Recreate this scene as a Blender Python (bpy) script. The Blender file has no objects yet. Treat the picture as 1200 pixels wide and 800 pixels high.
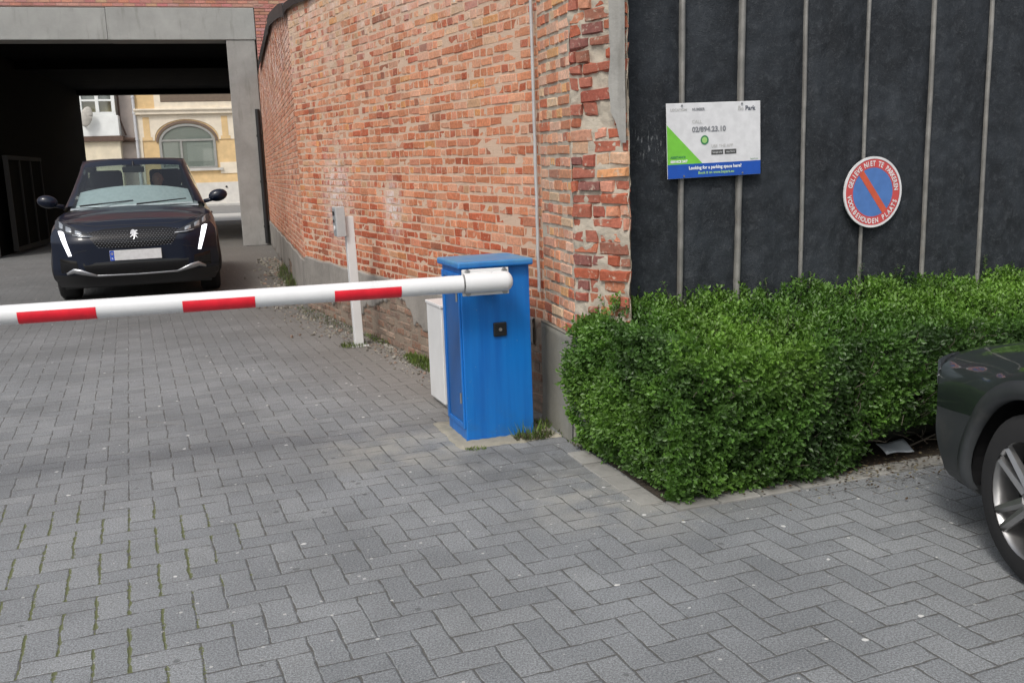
import bpy, bmesh, math, random
from math import sin, cos, pi, radians as R, sqrt, atan2
from mathutils import Vector, Matrix, noise
random.seed(7)
S = bpy.context.scene
C = S.collection
# ------------------------------------------------------------------ helpers
class MB:
    """collects shapes and links them as one mesh object"""
    def __init__(s): s.v=[]; s.f=[]; s.c=[]
    def quad(s,a,b,c,d,col=None):
        n=len(s.v); s.v+= [tuple(a),tuple(b),tuple(c),tuple(d)]; s.f.append((n,n+1,n+2,n+3)); s.c.append(col)
    def poly(s,pts,col=None):
        n=len(s.v); s.v+=[tuple(p) for p in pts]; s.f.append(tuple(range(n,n+len(pts)))); s.c.append(col)
    def box(s,x0,x1,y0,y1,z0,z1,M=None,col=None):
        p=[(x0,y0,z0),(x1,y0,z0),(x1,y1,z0),(x0,y1,z0),(x0,y0,z1),(x1,y0,z1),(x1,y1,z1),(x0,y1,z1)]
        if M is not None: p=[tuple(M@Vector(q)) for q in p]
        n=len(s.v); s.v+=p
        for f in ((0,3,2,1),(4,5,6,7),(0,1,5,4),(1,2,6,5),(2,3,7,6),(3,0,4,7)):
            s.f.append(tuple(n+i for i in f)); s.c.append(col)
    def tube(s,p0,p1,r0,r1=None,seg=16,cap=True,col=None):
        p0=Vector(p0);p1=Vector(p1);r1=r0 if r1 is None else r1
        d=(p1-p0).normalized(); a=d.orthogonal().normalized(); b=d.cross(a)
        n=len(s.v)
        for p,r in ((p0,r0),(p1,r1)):
            for i in range(seg):
                t=2*pi*i/seg; s.v.append(tuple(p+a*(r*cos(t))+b*(r*sin(t))))
        for i in range(seg):
            j=(i+1)%seg; s.f.append((n+i,n+j,n+seg+j,n+seg+i)); s.c.append(col)
        if cap:
            s.f.append(tuple(n+i for i in reversed(range(seg)))); s.c.append(col)
            s.f.append(tuple(n+seg+i for i in range(seg))); s.c.append(col)
    def grid(s,fn,nu,nv,keep=None,col=None):
        n=len(s.v)
        for j in range(nv+1):
            for i in range(nu+1): s.v.append(tuple(fn(i/nu,j/nv)))
        for j in range(nv):
            for i in range(nu):
                if keep and not keep((i+.5)/nu,(j+.5)/nv): continue
                a=n+j*(nu+1)+i; s.f.append((a,a+1,a+nu+2,a+nu+1)); s.c.append(col)
    def prism(s,pts,y0,y1,col=None):
        """pts in (x,z), extruded along y"""
        n=len(s.v);k=len(pts)
        s.v+=[(x,y0,z) for x,z in pts]+[(x,y1,z) for x,z in pts]
        s.f.append(tuple(n+i for i in range(k))); s.c.append(col)
        s.f.append(tuple(n+k+i for i in reversed(range(k)))); s.c.append(col)
        for i in range(k):
            j=(i+1)%k; s.f.append((n+i,n+k+i,n+k+j,n+j)); s.c.append(col)
    def build(s,name,mat,parent=None,smooth=False,bevel=0,sub=0,weld=False,solid=0,angle=None):
        me=bpy.data.meshes.new(name); me.from_pydata(s.v,[],s.f)
        if any(c is not None for c in s.c):
            at=me.attributes.new('bc','FLOAT_COLOR','FACE')
            flat=[]
            for c in s.c: flat+= list(c or (1,1,1))+[1.0]
            at.data.foreach_set('color',flat)
        if weld or bevel or sub:
            bm=bmesh.new(); bm.from_mesh(me); bmesh.ops.remove_doubles(bm,verts=bm.verts,dist=1e-5)
            bmesh.ops.recalc_face_normals(bm,faces=bm.faces); bm.to_mesh(me); bm.free()
        me.materials.append(mat)
        o=bpy.data.objects.new(name,me); C.objects.link(o)
        if parent: o.parent=parent
        if solid:
            m=o.modifiers.new('solid','SOLIDIFY'); m.thickness=solid; m.offset=-1
        if bevel:
            m=o.modifiers.new('bevel','BEVEL'); m.width=bevel; m.segments=2; m.limit_method='ANGLE'; m.angle_limit=R(40)
        if sub:
            m=o.modifiers.new('sub','SUBSURF'); m.levels=sub; m.render_levels=sub
        if smooth or sub:
            for p in me.polygons: p.use_smooth=True
            if angle: 
                try: me.set_sharp_from_angle(angle=R(angle))
                except Exception: pass
        return o
def empty(name,loc=(0,0,0),rz=0):
    o=bpy.data.objects.new(name,None); C.objects.link(o); o.location=loc; o.rotation_euler=(0,0,rz); o.empty_display_size=.1
    return o
def tag(o,label=None,cat=None,group=None,kind=None):
    if label: o['label']=label
    if cat: o['category']=cat
    if group: o['group']=group
    if kind: o['kind']=kind
    return o
# ------------------------------------------------------------------ materials
class NT:
    def __init__(s,name):
        s.m=bpy.data.materials.new(name); s.m.use_nodes=True; s.t=s.m.node_tree; s.t.nodes.clear()
        s.out=s.t.nodes.new('ShaderNodeOutputMaterial'); s.b=s.t.nodes.new('ShaderNodeBsdfPrincipled')
        s.t.links.new(s.b.outputs[0],s.out.inputs[0]); s._p=None
    def n(s,t,**k):
        x=s.t.nodes.new(t)
        for a,v in k.items(): setattr(x,a,v)
        return x
    def set(s,inp,v):
        if isinstance(v,bpy.types.NodeSocket): s.t.links.new(v,inp)
        elif isinstance(v,(tuple,list)) and len(v)==3 and inp.type=='RGBA': inp.default_value=(*v,1)
        else: inp.default_value=v
    def m_(s,op,a,b=None,c=None,clamp=False):
        x=s.n('ShaderNodeMath',operation=op); x.use_clamp=clamp; s.set(x.inputs[0],a)
        if b is not None: s.set(x.inputs[1],b)
        if c is not None: s.set(x.inputs[2],c)
        return x.outputs[0]
    def vm(s,op,a,b=None,scale=None):
        x=s.n('ShaderNodeVectorMath',operation=op); s.set(x.inputs[0],a)
        if b is not None: s.set(x.inputs[1],b)
        if scale is not None: s.set(x.inputs[3],scale)
        return x.outputs['Value'] if op in('DOT_PRODUCT','LENGTH','DISTANCE') else x.outputs[0]
    @property
    def pos(s):
        if s._p is None: s._p=s.n('ShaderNodeNewGeometry').outputs['Position']
        return s._p
    @property
    def obj(s): return s.n('ShaderNodeTexCoord').outputs['Object']
    def sep(s,v):
        x=s.n('ShaderNodeSeparateXYZ'); s.set(x.inputs[0],v); return x.outputs
    def comb(s,x,y,z=0.0):
        c=s.n('ShaderNodeCombineXYZ'); s.set(c.inputs[0],x); s.set(c.inputs[1],y); s.set(c.inputs[2],z); return c.outputs[0]
    def noise(s,scale,detail=3,rough=.55,vec=None,dist=0,out=0):
        x=s.n('ShaderNodeTexNoise'); s.set(x.inputs['Vector'],s.pos if vec is None else vec)
        x.inputs['Scale'].default_value=scale; x.inputs['Detail'].default_value=detail; x.inputs['Roughness'].default_value=rough; x.inputs['Distortion'].default_value=dist
        return x.outputs[out]
    def vor(s,scale,vec=None,feature='F1',rnd=1):
        x=s.n('ShaderNodeTexVoronoi',feature=feature); s.set(x.inputs['Vector'],s.pos if vec is None else vec)
        x.inputs['Scale'].default_value=scale; x.inputs['Randomness'].default_value=rnd
        return x.outputs
    def ss(s,v,a,b,lo=0.,hi=1.):
        x=s.n('ShaderNodeMapRange'); x.interpolation_type='SMOOTHSTEP'; s.set(x.inputs[0],v)
        x.inputs[1].default_value=a; x.inputs[2].default_value=b; x.inputs[3].default_value=lo; x.inputs[4].default_value=hi
        return x.outputs[0]
    def mix(s,f,a,b,blend='MIX'):
        x=s.n('ShaderNodeMix',data_type='RGBA',blend_type=blend); s.set(x.inputs[0],f); s.set(x.inputs[6],a); s.set(x.inputs[7],b)
        return x.outputs[2]
    def ramp(s,v,stops):
        x=s.n('ShaderNodeValToRGB'); s.set(x.inputs[0],v); r=x.color_ramp
        while len(r.elements)<len(stops): r.elements.new(.5)
        for e,(p,c) in zip(r.elements,stops): e.position=p; e.color=(*c,1)
        return x.outputs[0]
    def bump(s,h,strength=.5,dist=.01,normal=None):
        x=s.n('ShaderNodeBump'); s.set(x.inputs['Height'],h); x.inputs['Strength'].default_value=strength; x.inputs['Distance'].default_value=dist
        if normal is not None: s.set(x.inputs['Normal'],normal)
        return x.outputs[0]
    def fin(s,col=None,rough=None,metal=None,normal=None,spec=None,coat=None,**k):
        i=s.b.inputs
        if col is not None: s.set(i['Base Color'],col)
        if rough is not None: s.set(i['Roughness'],rough)
        if metal is not None: s.set(i['Metallic'],metal)
        if normal is not None: s.set(i['Normal'],normal)
        if spec is not None: s.set(i['Specular IOR Level'],spec)
        if coat is not None: s.set(i['Coat Weight'],coat); i['Coat Roughness'].default_value=.04
        return s.m
def worn(name,col,rough=.5,var=.18,scale=6,metal=0,bump=.15,coat=None,dirt=(.25,.22,.18),dirtamt=.15):
    n=NT(name); a=n.noise(scale,5,.6); b=n.noise(scale*14,3)
    k=n.ss(a,.3,.75,1-var,1+var*.6)
    c=n.mix(1.0,col,n.comb(k,k,k),'MULTIPLY')
    c=n.mix(n.m_('MULTIPLY',n.ss(n.noise(scale*.7,6,.7),.5,.8),dirtamt),c,dirt)
    r=n.m_('ADD',n.m_('MULTIPLY',a,.25),rough-.12)
    return n.fin(c,r,metal,n.bump(b,bump,.002),coat=coat)
def concrete(name,base=(.27,.265,.25),var=.35,rough=.88,stain=(.12,.12,.10)):
    n=NT(name); a=n.noise(1.6,6,.65); b=n.noise(30,4,.6); st=n.noise(3,5,.6,vec=n.vm('MULTIPLY',n.pos,(2.2,2.2,.35)))
    k=n.ss(a,.25,.8,1-var*.6,1+var*.4)
    c=n.mix(1.0,base,n.comb(k,k,k),'MULTIPLY')
    c=n.mix(n.ss(st,.52,.8,0,.55),c,stain)
    c=n.mix(n.ss(b,.6,.8,0,.25),c,(base[0]*1.5,base[1]*1.5,base[2]*1.5))
    c=n.mix(n.ss(n.vor(22)[0],.0,.12,.6,0),c,(base[0]*.45,)*3)
    return n.fin(c,rough,0,n.bump(n.m_('ADD',b,n.m_('MULTIPLY',a,1.2)),.45,.01))
def brickmat(name,mortar_like=.5,effl=True,tint=(1,1,1),smear=.5,mc=((.62,.45,.34),(.54,.38,.28))):
    n=NT(name); at=n.n('ShaderNodeAttribute',attribute_name='bc').outputs['Color']
    f1=n.noise(55,4,.65); f2=n.noise(9,5,.6); f3=n.noise(1.3,4,.6)
    k=n.ss(f1,.2,.8,.72,1.22); c=n.mix(1.0,at,n.comb(k,k,k),'MULTIPLY')
    k2=n.ss(f3,.3,.7,.88,1.1); c=n.mix(1.0,c,n.comb(k2,k2,k2),'MULTIPLY')
    mort=n.mix(n.noise(18,3),*mc)
    c=n.mix(n.ss(n.noise(24,5,.7,dist=.4),smear,smear+.14,0,.85),c,mort)
    c=n.mix(n.ss(f2,.66,.85,0,.3),c,(.20,.11,.08))
    if effl:
        z=n.sep(n.pos)[2]
        up=n.ss(z,2.1,3.1); sc=n.m_('MULTIPLY',up,n.ss(n.noise(2.6,6,.75),.42,.62))
        d1=n.ss(n.vm('DISTANCE',n.pos,(-1.0,8.1,1.22)),.05,.34,1,0)
        d2=n.ss(n.vm('DISTANCE',n.pos,(-1.75,9.6,1.28)),.1,.75,1,0)
        sp=n.m_('MULTIPLY',n.m_('ADD',d1,n.m_('MULTIPLY',d2,.85)),n.ss(n.noise(9,5,.75),.38,.58))
        e=n.m_('MULTIPLY',n.m_('ADD',n.m_('MULTIPLY',sc,.5),sp),.9,clamp=True)
        c=n.mix(e,c,(.70,.66,.64)); hol=n.m_('MULTIPLY',n.ss(n.noise(16,5,.7,dist=.5),.63,.72),up); c=n.mix(n.m_('MULTIPLY',hol,.75),c,(.16,.09,.06))
        blot=n.m_('MULTIPLY',n.ss(n.vor(5.5)[0],.10,.17,1,0),n.ss(z,2.0,2.6))
        blot=n.m_('MULTIPLY',blot,n.ss(n.noise(1.9,2),.5,.6))
        c=n.mix(n.m_('MULTIPLY',blot,.8),c,(.72,.72,.7))
        lowd=n.ss(z,.55,1.15,.42,0); c=n.mix(n.m_('MULTIPLY',lowd,n.ss(n.noise(6,5,.7),.3,.7)),c,(.27,.075,.04))
    h=n.m_('ADD',n.m_('MULTIPLY',f1,.6),n.noise(180,2))
    return n.fin(n.mix(1.0,c,tint,'MULTIPLY'),.93,0,n.bump(h,.5,.006),spec=.2)
def mortarmat(name,a=(.66,.49,.37),b=(.54,.39,.29)):
    n=NT(name); c=n.mix(n.noise(7,5,.65),a,b); c=n.mix(n.ss(n.noise(40,3),.6,.8,0,.4),c,(a[0]*.45,a[1]*.42,a[2]*.4))
    z=n.sep(n.pos)[2]; c=n.mix(n.ss(z,.56,.62,.8,0),c,(.16,.14,.115))
    return n.fin(c,.95,0,n.bump(n.noise(60,5,.7),.7,.012),spec=.15)
def simple(name,col,rough=.5,metal=0,**k):
    n=NT(name); a=n.noise(20,3); kk=n.ss(a,.3,.7,.93,1.05)
    return n.fin(n.mix(1.0,col,n.comb(kk,kk,kk),'MULTIPLY'),rough,metal,**k)
def emis(name,col,st):
    n=NT(name); n.fin(col,.4); n.b.inputs['Emission Color'].default_value=(*col,1); n.b.inputs['Emission Strength'].default_value=st; return n.m
def glassmat(name,tint=(.75,.82,.82),refl=1.45,boost=0.0,rough=.02):
    n=NT(name); t=n.t; t.nodes.remove(n.b)
    tr=n.n('ShaderNodeBsdfTransparent'); tr.inputs[0].default_value=(*tint,1)
    gl=n.n('ShaderNodeBsdfGlossy'); gl.inputs['Roughness'].default_value=rough; gl.inputs[0].default_value=(.95,.97,1,1)
    ge=n.n('ShaderNodeNewGeometry'); cth=n.m_('ABSOLUTE',n.vm('DOT_PRODUCT',ge.outputs['Incoming'],ge.outputs['Normal']))
    f=n.m_('ADD',n.m_('MULTIPLY',n.m_('POWER',n.m_('SUBTRACT',1,cth,clamp=True),5.0),.95),.045+boost,clamp=True)
    mx=n.n('ShaderNodeMixShader'); n.set(mx.inputs[0],f); t.links.new(tr.outputs[0],mx.inputs[1]); t.links.new(gl.outputs[0],mx.inputs[2])
    t.links.new(mx.outputs[0],n.out.inputs[0]); return n.m

# --- herringbone pavers
YAW=R(21.45)
def paver():
    n=NT('pavers'); cell=.11
    pn=n.vm('SCALE',n.pos,scale=1/cell)
    wob=n.n('ShaderNodeTexNoise'); n.set(wob.inputs['Vector'],n.pos); wob.inputs['Scale'].default_value=9; wob.inputs['Detail'].default_value=2
    pn=n.vm('ADD',pn,n.vm('SCALE',n.vm('SUBTRACT',wob.outputs[1],(.5,.5,.5)),scale=.16))
    pn=n.vm('SUBTRACT',pn,(-13.80,31.46,0))
    L=n.vm('DOT_PRODUCT',pn,(cos(YAW),sin(YAW),0)); A=n.vm('DOT_PRODUCT',pn,(sin(YAW),-cos(YAW),0))
    i=n.m_('FLOOR',L); j=n.m_('FLOOR',A); u=n.m_('SUBTRACT',L,i); v=n.m_('SUBTRACT',A,j)
    m=n.m_('FLOORED_MODULO',n.m_('ADD',i,j),4.0)
    is_=[n.m_('COMPARE',m,float(k),.1) for k in range(4)]
    dl=n.m_('ADD',u,n.m_('MULTIPLY',is_[3],9)); dr=n.m_('ADD',n.m_('SUBTRACT',1,u),n.m_('MULTIPLY',is_[2],9))
    df=n.m_('ADD',v,n.m_('MULTIPLY',is_[1],9)); dn=n.m_('ADD',n.m_('SUBTRACT',1,v),n.m_('MULTIPLY',is_[0],9))
    dLR=n.m_('MINIMUM',dl,dr); dFN=n.m_('MINIMUM',df,dn); d=n.m_('MINIMUM',dLR,dFN)
    bi=n.m_('SUBTRACT',i,is_[3]); bj=n.m_('SUBTRACT',j,is_[1])
    wn=n.n('ShaderNodeTexWhiteNoise',noise_dimensions='3D'); n.set(wn.inputs['Vector'],n.comb(bi,bj,n.m_('ADD',is_[0],is_[1])))
    rnd=wn.outputs[0]
    jn=n.noise(14,4,.6)
    x,y,z=n.sep(n.pos)
    # joint widths vary; joints along the lane are open on the left and packed with moss
    jw=n.ss(jn,.30,.75,.002,.044)
    joint=n.m_('LESS_THAN',d,jw); soft=n.m_('SUBTRACT',1,n.m_('DIVIDE',n.m_('SUBTRACT',d,jw),.035,clamp=True))
    soft=n.m_('MAXIMUM',0,n.m_('MINIMUM',1,soft))
    base=n.ramp(rnd,[(0,(.188,.199,.208)),(.5,(.204,.215,.224)),(1,(.222,.233,.240))])
    g1=n.noise(260,3,.7); g2=n.vor(330)[1]
    g3=n.noise(125,2,.6); k=n.m_('MULTIPLY',n.ss(g1,.3,.7,.6,1.4),n.ss(g3,.3,.7,.72,1.28)); c=n.mix(1.0,base,n.comb(k,k,k),'MULTIPLY')
    sp=n.ss(n.vor(200)[0],.10,.24,.6,0); c=n.mix(sp,c,(.34,.34,.33))
    # big tone changes
    big=n.noise(.9,5,.62); kb=n.ss(big,.3,.7,.82,1.16); c=n.mix(1.0,c,n.comb(kb,kb,kb),'MULTIPLY')
    # pale dusty paving beside the cabinet / hedge bed, tinted brown by the wall
    p1=n.ss(n.vm('DISTANCE',n.pos,(-.55,5.15,0)),.15,.75,1,0); p2=n.ss(n.vm('DISTANCE',n.pos,(.5,4.25,0)),.1,.75,1,0)
    dust=n.m_('MULTIPLY',n.m_('MAXIMUM',p1,p2),n.ss(n.noise(4,5,.65),.35,.62))
    c=n.mix(n.m_('MULTIPLY',dust,.6),c,(.36,.35,.31))
    # distance from the alley wall line
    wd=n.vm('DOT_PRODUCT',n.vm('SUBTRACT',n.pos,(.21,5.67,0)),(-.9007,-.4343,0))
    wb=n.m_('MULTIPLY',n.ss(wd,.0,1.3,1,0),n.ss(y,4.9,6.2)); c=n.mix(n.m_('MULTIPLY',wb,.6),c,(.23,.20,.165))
    st=n.m_('MULTIPLY',n.ss(n.vm('DISTANCE',n.pos,(.05,4.75,0)),.12,.75,1,0),n.ss(n.noise(5,4),.35,.6)); c=n.mix(n.m_('MULTIPLY',st,.4),c,(.085,.088,.09))
    st2=n.ss(n.noise(2.2,5,.7,vec=n.vm('ADD',n.pos,(7,3,0))),.58,.75,0,.35); c=n.mix(st2,c,(.10,.105,.11))
    # tyre arcs
    for cx,cy,r0,w,am in ((-4.6,-1.0,7.25,.035,.5),(-4.9,-.6,8.25,.05,.32),(-4.6,-1.4,7.0,.03,.25)):
        dd=n.m_('ABSOLUTE',n.m_('SUBTRACT',n.vm('DISTANCE',n.pos,(cx,cy,0)),r0))
        a=n.m_('MULTIPLY',n.ss(dd,0,w,am,0),n.m_('MULTIPLY',n.ss(n.noise(2.5,4),.4,.6),n.ss(x,-.9,-1.3))); c=n.mix(a,c,(.24,.24,.235))
    # joints
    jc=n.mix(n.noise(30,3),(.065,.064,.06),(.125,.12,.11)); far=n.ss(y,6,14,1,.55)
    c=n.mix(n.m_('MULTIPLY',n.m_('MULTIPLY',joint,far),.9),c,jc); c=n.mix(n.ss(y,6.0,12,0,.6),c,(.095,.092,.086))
    mossreg=n.m_('MULTIPLY',n.ss(n.m_('ADD',x,n.m_('MULTIPLY',y,.18)),-.9,.1,1,.35),n.ss(y,3.9,5.2,1,0))
    mosslr=n.m_('MULTIPLY',n.m_('LESS_THAN',dLR,n.ss(n.noise(22,3),.3,.7,.0,.085)),n.m_('GREATER_THAN',n.m_('MULTIPLY',n.m_('ADD',mossreg,.05),n.m_('ADD',n.noise(5,3),n.noise(60,2))),.86))
    c=n.mix(n.m_('MULTIPLY',mosslr,.85),c,n.mix(n.noise(90,2),(.07,.09,.03),(.17,.18,.08)))
    # spots of chewing gum and droppings
    def spots(sc,thr,den,col,am,c):
        vo=n.vor(sc); wn2=n.n('ShaderNodeTexWhiteNoise',noise_dimensions='3D'); n.set(wn2.inputs['Vector'],vo[1])
        s_=n.m_('MULTIPLY',n.m_('LESS_THAN',n.m_('ADD',vo[0],n.m_('MULTIPLY',n.m_('SUBTRACT',n.noise(50,2),.5),.10)),thr),n.m_('LESS_THAN',wn2.outputs[0],den))
        return n.mix(n.m_('MULTIPLY',s_,am),c,col)
    c=spots(6,.060,.75,(.62,.62,.60),.9,c); c=spots(12,.075,.5,(.50,.50,.48),.8,c); c=spots(22,.10,.25,(.42,.42,.40),.6,c); c=spots(9,.12,.15,(.06,.06,.06),.5,c); gr=n.m_('MULTIPLY',n.ss(n.noise(3.2,6,.75),.55,.75,0,.4),n.ss(n.noise(70,3,.7),.35,.6)); c=n.mix(gr,c,(.105,.10,.092))
    rough=n.m_('ADD',.72,n.m_('MULTIPLY',g1,.2))
    tilt=n.m_('MULTIPLY',n.m_('ADD',n.m_('MULTIPLY',n.m_('SUBTRACT',wn.outputs[0],.5),n.m_('SUBTRACT',u,.5)),n.m_('MULTIPLY',n.m_('SUBTRACT',n.sep(wn.outputs[1])[1],.5),n.m_('SUBTRACT',v,.5))),.2)
    h=n.m_('ADD',n.m_('MULTIPLY',soft,-1.0),n.m_('ADD',n.m_('MULTIPLY',rnd,.25),n.m_('ADD',n.m_('MULTIPLY',g1,.35),tilt)))
    return n.fin(c,rough,0,n.bump(h,.6,.007),spec=.18)
M={}
M['paver']=paver()
M['brick']=brickmat('alley_brick',smear=.56,mc=((.66,.48,.36),(.58,.41,.30)))
M['pierbrick']=brickmat('pier_brick',effl=False,smear=.56,mc=((.56,.47,.37),(.42,.37,.30)))
M['farbrick']=brickmat('gateway_brick',effl=False,smear=.6)
M['baseb']=brickmat('base_brick',effl=False,smear=.47,tint=(.78,.76,.76),mc=((.30,.26,.21),(.22,.19,.15)))
M['mortar']=mortarmat('mortar')
M['gmortar']=mortarmat('grey_mortar',(.52,.47,.39),(.40,.35,.28))
M['conc']=concrete('concrete',(.29,.285,.27))
M['render']=concrete('cement_render',(.27,.25,.225),.5)
M['lconc']=concrete('light_concrete',(.29,.285,.265),.6,stain=(.10,.09,.07))
M['pconc']=concrete('plinth_concrete',(.24,.235,.20),.5,stain=(.08,.09,.05))
M['white']=worn('white_paint',(.70,.705,.70),.35,.05,5,bump=.05,dirtamt=.12)
M['armwhite']=worn('arm_white',(.74,.75,.755),.3,.04,7,bump=.04,dirtamt=.10)
M['red']=worn('red_reflective',(.80,.015,.035),.35,.12,14,bump=.05,dirtamt=.05)
M['greymetal']=worn('grey_enclosure',(.45,.46,.46),.4,.08)
M['black']=simple('black_plastic',(.012,.012,.013),.45)
M['dark']=simple('dark_interior',(.02,.019,.018),.85)
M['steel']=simple('steel',(.45,.45,.45),.35,.9)
M['rod']=worn('rod_metal',(.25,.245,.23),.5,.3,9,metal=.25,bump=.2,dirtamt=.5)
def bluemat():
    n=NT('blue_paint'); a=n.noise(2.3,5,.6)
    # rain streaks run down the box: stretch noise in z
    st=n.noise(10,4,.6,vec=n.vm('MULTIPLY',n.obj,(1.6,1.6,.10)))
    c=n.mix(n.ss(st,.38,.72),(.006,.165,.54),(.004,.120,.45))
    c=n.mix(n.ss(a,.5,.8,0,.35),c,(.01,.14,.46))
    z=n.sep(n.obj)[2]
    low=n.m_('MULTIPLY',n.ss(z,0,.3,1,0),n.ss(n.noise(8,5,.7),.4,.7)); c=n.mix(n.m_('MULTIPLY',low,.25),c,(.06,.10,.12))
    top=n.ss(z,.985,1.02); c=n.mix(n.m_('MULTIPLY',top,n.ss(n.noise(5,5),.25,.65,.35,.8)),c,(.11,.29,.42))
    chip=n.m_('MULTIPLY',n.ss(n.noise(60,3,.7),.70,.74),.7); c=n.mix(chip,c,(.3,.36,.42))
    return n.fin(c,n.ss(a,.3,.7,.34,.5),0,n.bump(n.noise(70,3),.08,.002))
M['blue']=bluemat()
def felt():
    n=NT('black_felt'); a=n.noise(3.5,6,.7); b=n.noise(26,5,.75,dist=.6)
    c=n.mix(n.ss(a,.3,.75),(.013,.016,.020),(.034,.041,.050))
    c=n.mix(n.ss(b,.47,.75,0,.7),c,(.062,.069,.078)); fine=n.noise(95,3,.7); c=n.mix(n.ss(fine,.55,.75,0,.5),c,(.085,.09,.095))
    c=n.mix(n.ss(n.vor(34)[0],.0,.13,.45,0),c,(.16,.16,.15))
    scr=n.m_('MULTIPLY',n.ss(n.vm('DISTANCE',n.pos,(.76,5.03,1.62)),.03,.16,1,0),n.ss(n.noise(38,4,.7,vec=n.vm('MULTIPLY',n.pos,(2.4,1,.6))),.56,.64)); c=n.mix(n.m_('MULTIPLY',scr,.8),c,(.24,.25,.26))
    return n.fin(c,.8,0,n.bump(n.m_('ADD',b,n.noise(150,3)),.8,.006),spec=.35)
M['felt']=felt()
def leafm():
    n=NT('box_leaf'); at=n.n('ShaderNodeAttribute',attribute_name='bc').outputs['Color']
    k=n.ss(n.noise(5,4,.6),.3,.7,.75,1.25); c=n.mix(1.0,at,n.comb(k,k,k),'MULTIPLY')
    n.fin(c,.42,0,spec=.45)
    tl=n.n('ShaderNodeBsdfTranslucent'); n.set(tl.inputs[0],n.mix(1.0,c,(1.3,1.5,.5),'MULTIPLY'))
    mx=n.n('ShaderNodeMixShader'); mx.inputs[0].default_value=.3; n.t.links.new(n.b.outputs[0],mx.inputs[1]); n.t.links.new(tl.outputs[0],mx.inputs[2]); n.t.links.new(mx.outputs[0],n.out.inputs[0])
    return n.m
M['leaf']=leafm()
M['twig']=worn('twig',(.15,.13,.10),.85,.3)
def soilm():
    n=NT('soil'); c=n.mix(n.noise(25,5,.7),(.02,.015,.01),(.085,.065,.045)); c=n.mix(n.ss(n.vor(60)[0],.1,.25,.7,0),c,(.14,.10,.06))
    return n.fin(c,.95,0,n.bump(n.noise(45,5,.8),1,.02))
M['soil']=soilm()
M['asphalt']=worn('asphalt',(.22,.22,.215),.9,.15,3)
M['pavement']=worn('pavement',(.52,.51,.48),.9,.12,2)
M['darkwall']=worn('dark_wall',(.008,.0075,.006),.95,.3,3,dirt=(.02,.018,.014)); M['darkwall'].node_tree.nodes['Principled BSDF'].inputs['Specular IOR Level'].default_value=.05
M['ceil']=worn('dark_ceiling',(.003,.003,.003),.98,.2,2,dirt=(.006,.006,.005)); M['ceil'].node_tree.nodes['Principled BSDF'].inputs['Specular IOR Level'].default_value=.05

# ------------------------------------------------------------------ ground
def gz(x,y): return 0.0
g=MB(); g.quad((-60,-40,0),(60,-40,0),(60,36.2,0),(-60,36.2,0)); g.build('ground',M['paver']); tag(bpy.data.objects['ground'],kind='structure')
e14=Vector((cos(R(14)),sin(R(14)),0)); n14=Vector((-sin(R(14)),cos(R(14)),0)); PF=Vector((-5.393,21.603,0))
def W14(D,dep,z): 
    return PF+e14*D+n14*dep+Vector((0,0,z))
def sheet(name,mat,pts,kind='structure'):
    m=MB(); m.poly(pts); return tag(m.build(name,mat),kind=kind)
sheet('street_pavement',M['pavement'],[W14(-60,14.2,.006),W14(60,14.2,.006),W14(60,22,.006),W14(-60,22,.006)])
sheet('road',M['asphalt'],[W14(-90,22,.010),W14(90,22,.010),W14(90,120,.010),W14(-90,120,.010)])
k=MB(); k.box(-60,60,34.5,60,0,.14); o=k.build('far_pavement',M['pavement'],bevel=.02); o.location=PF; o.rotation_euler=(0,0,R(14)); tag(o,kind='structure')

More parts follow.
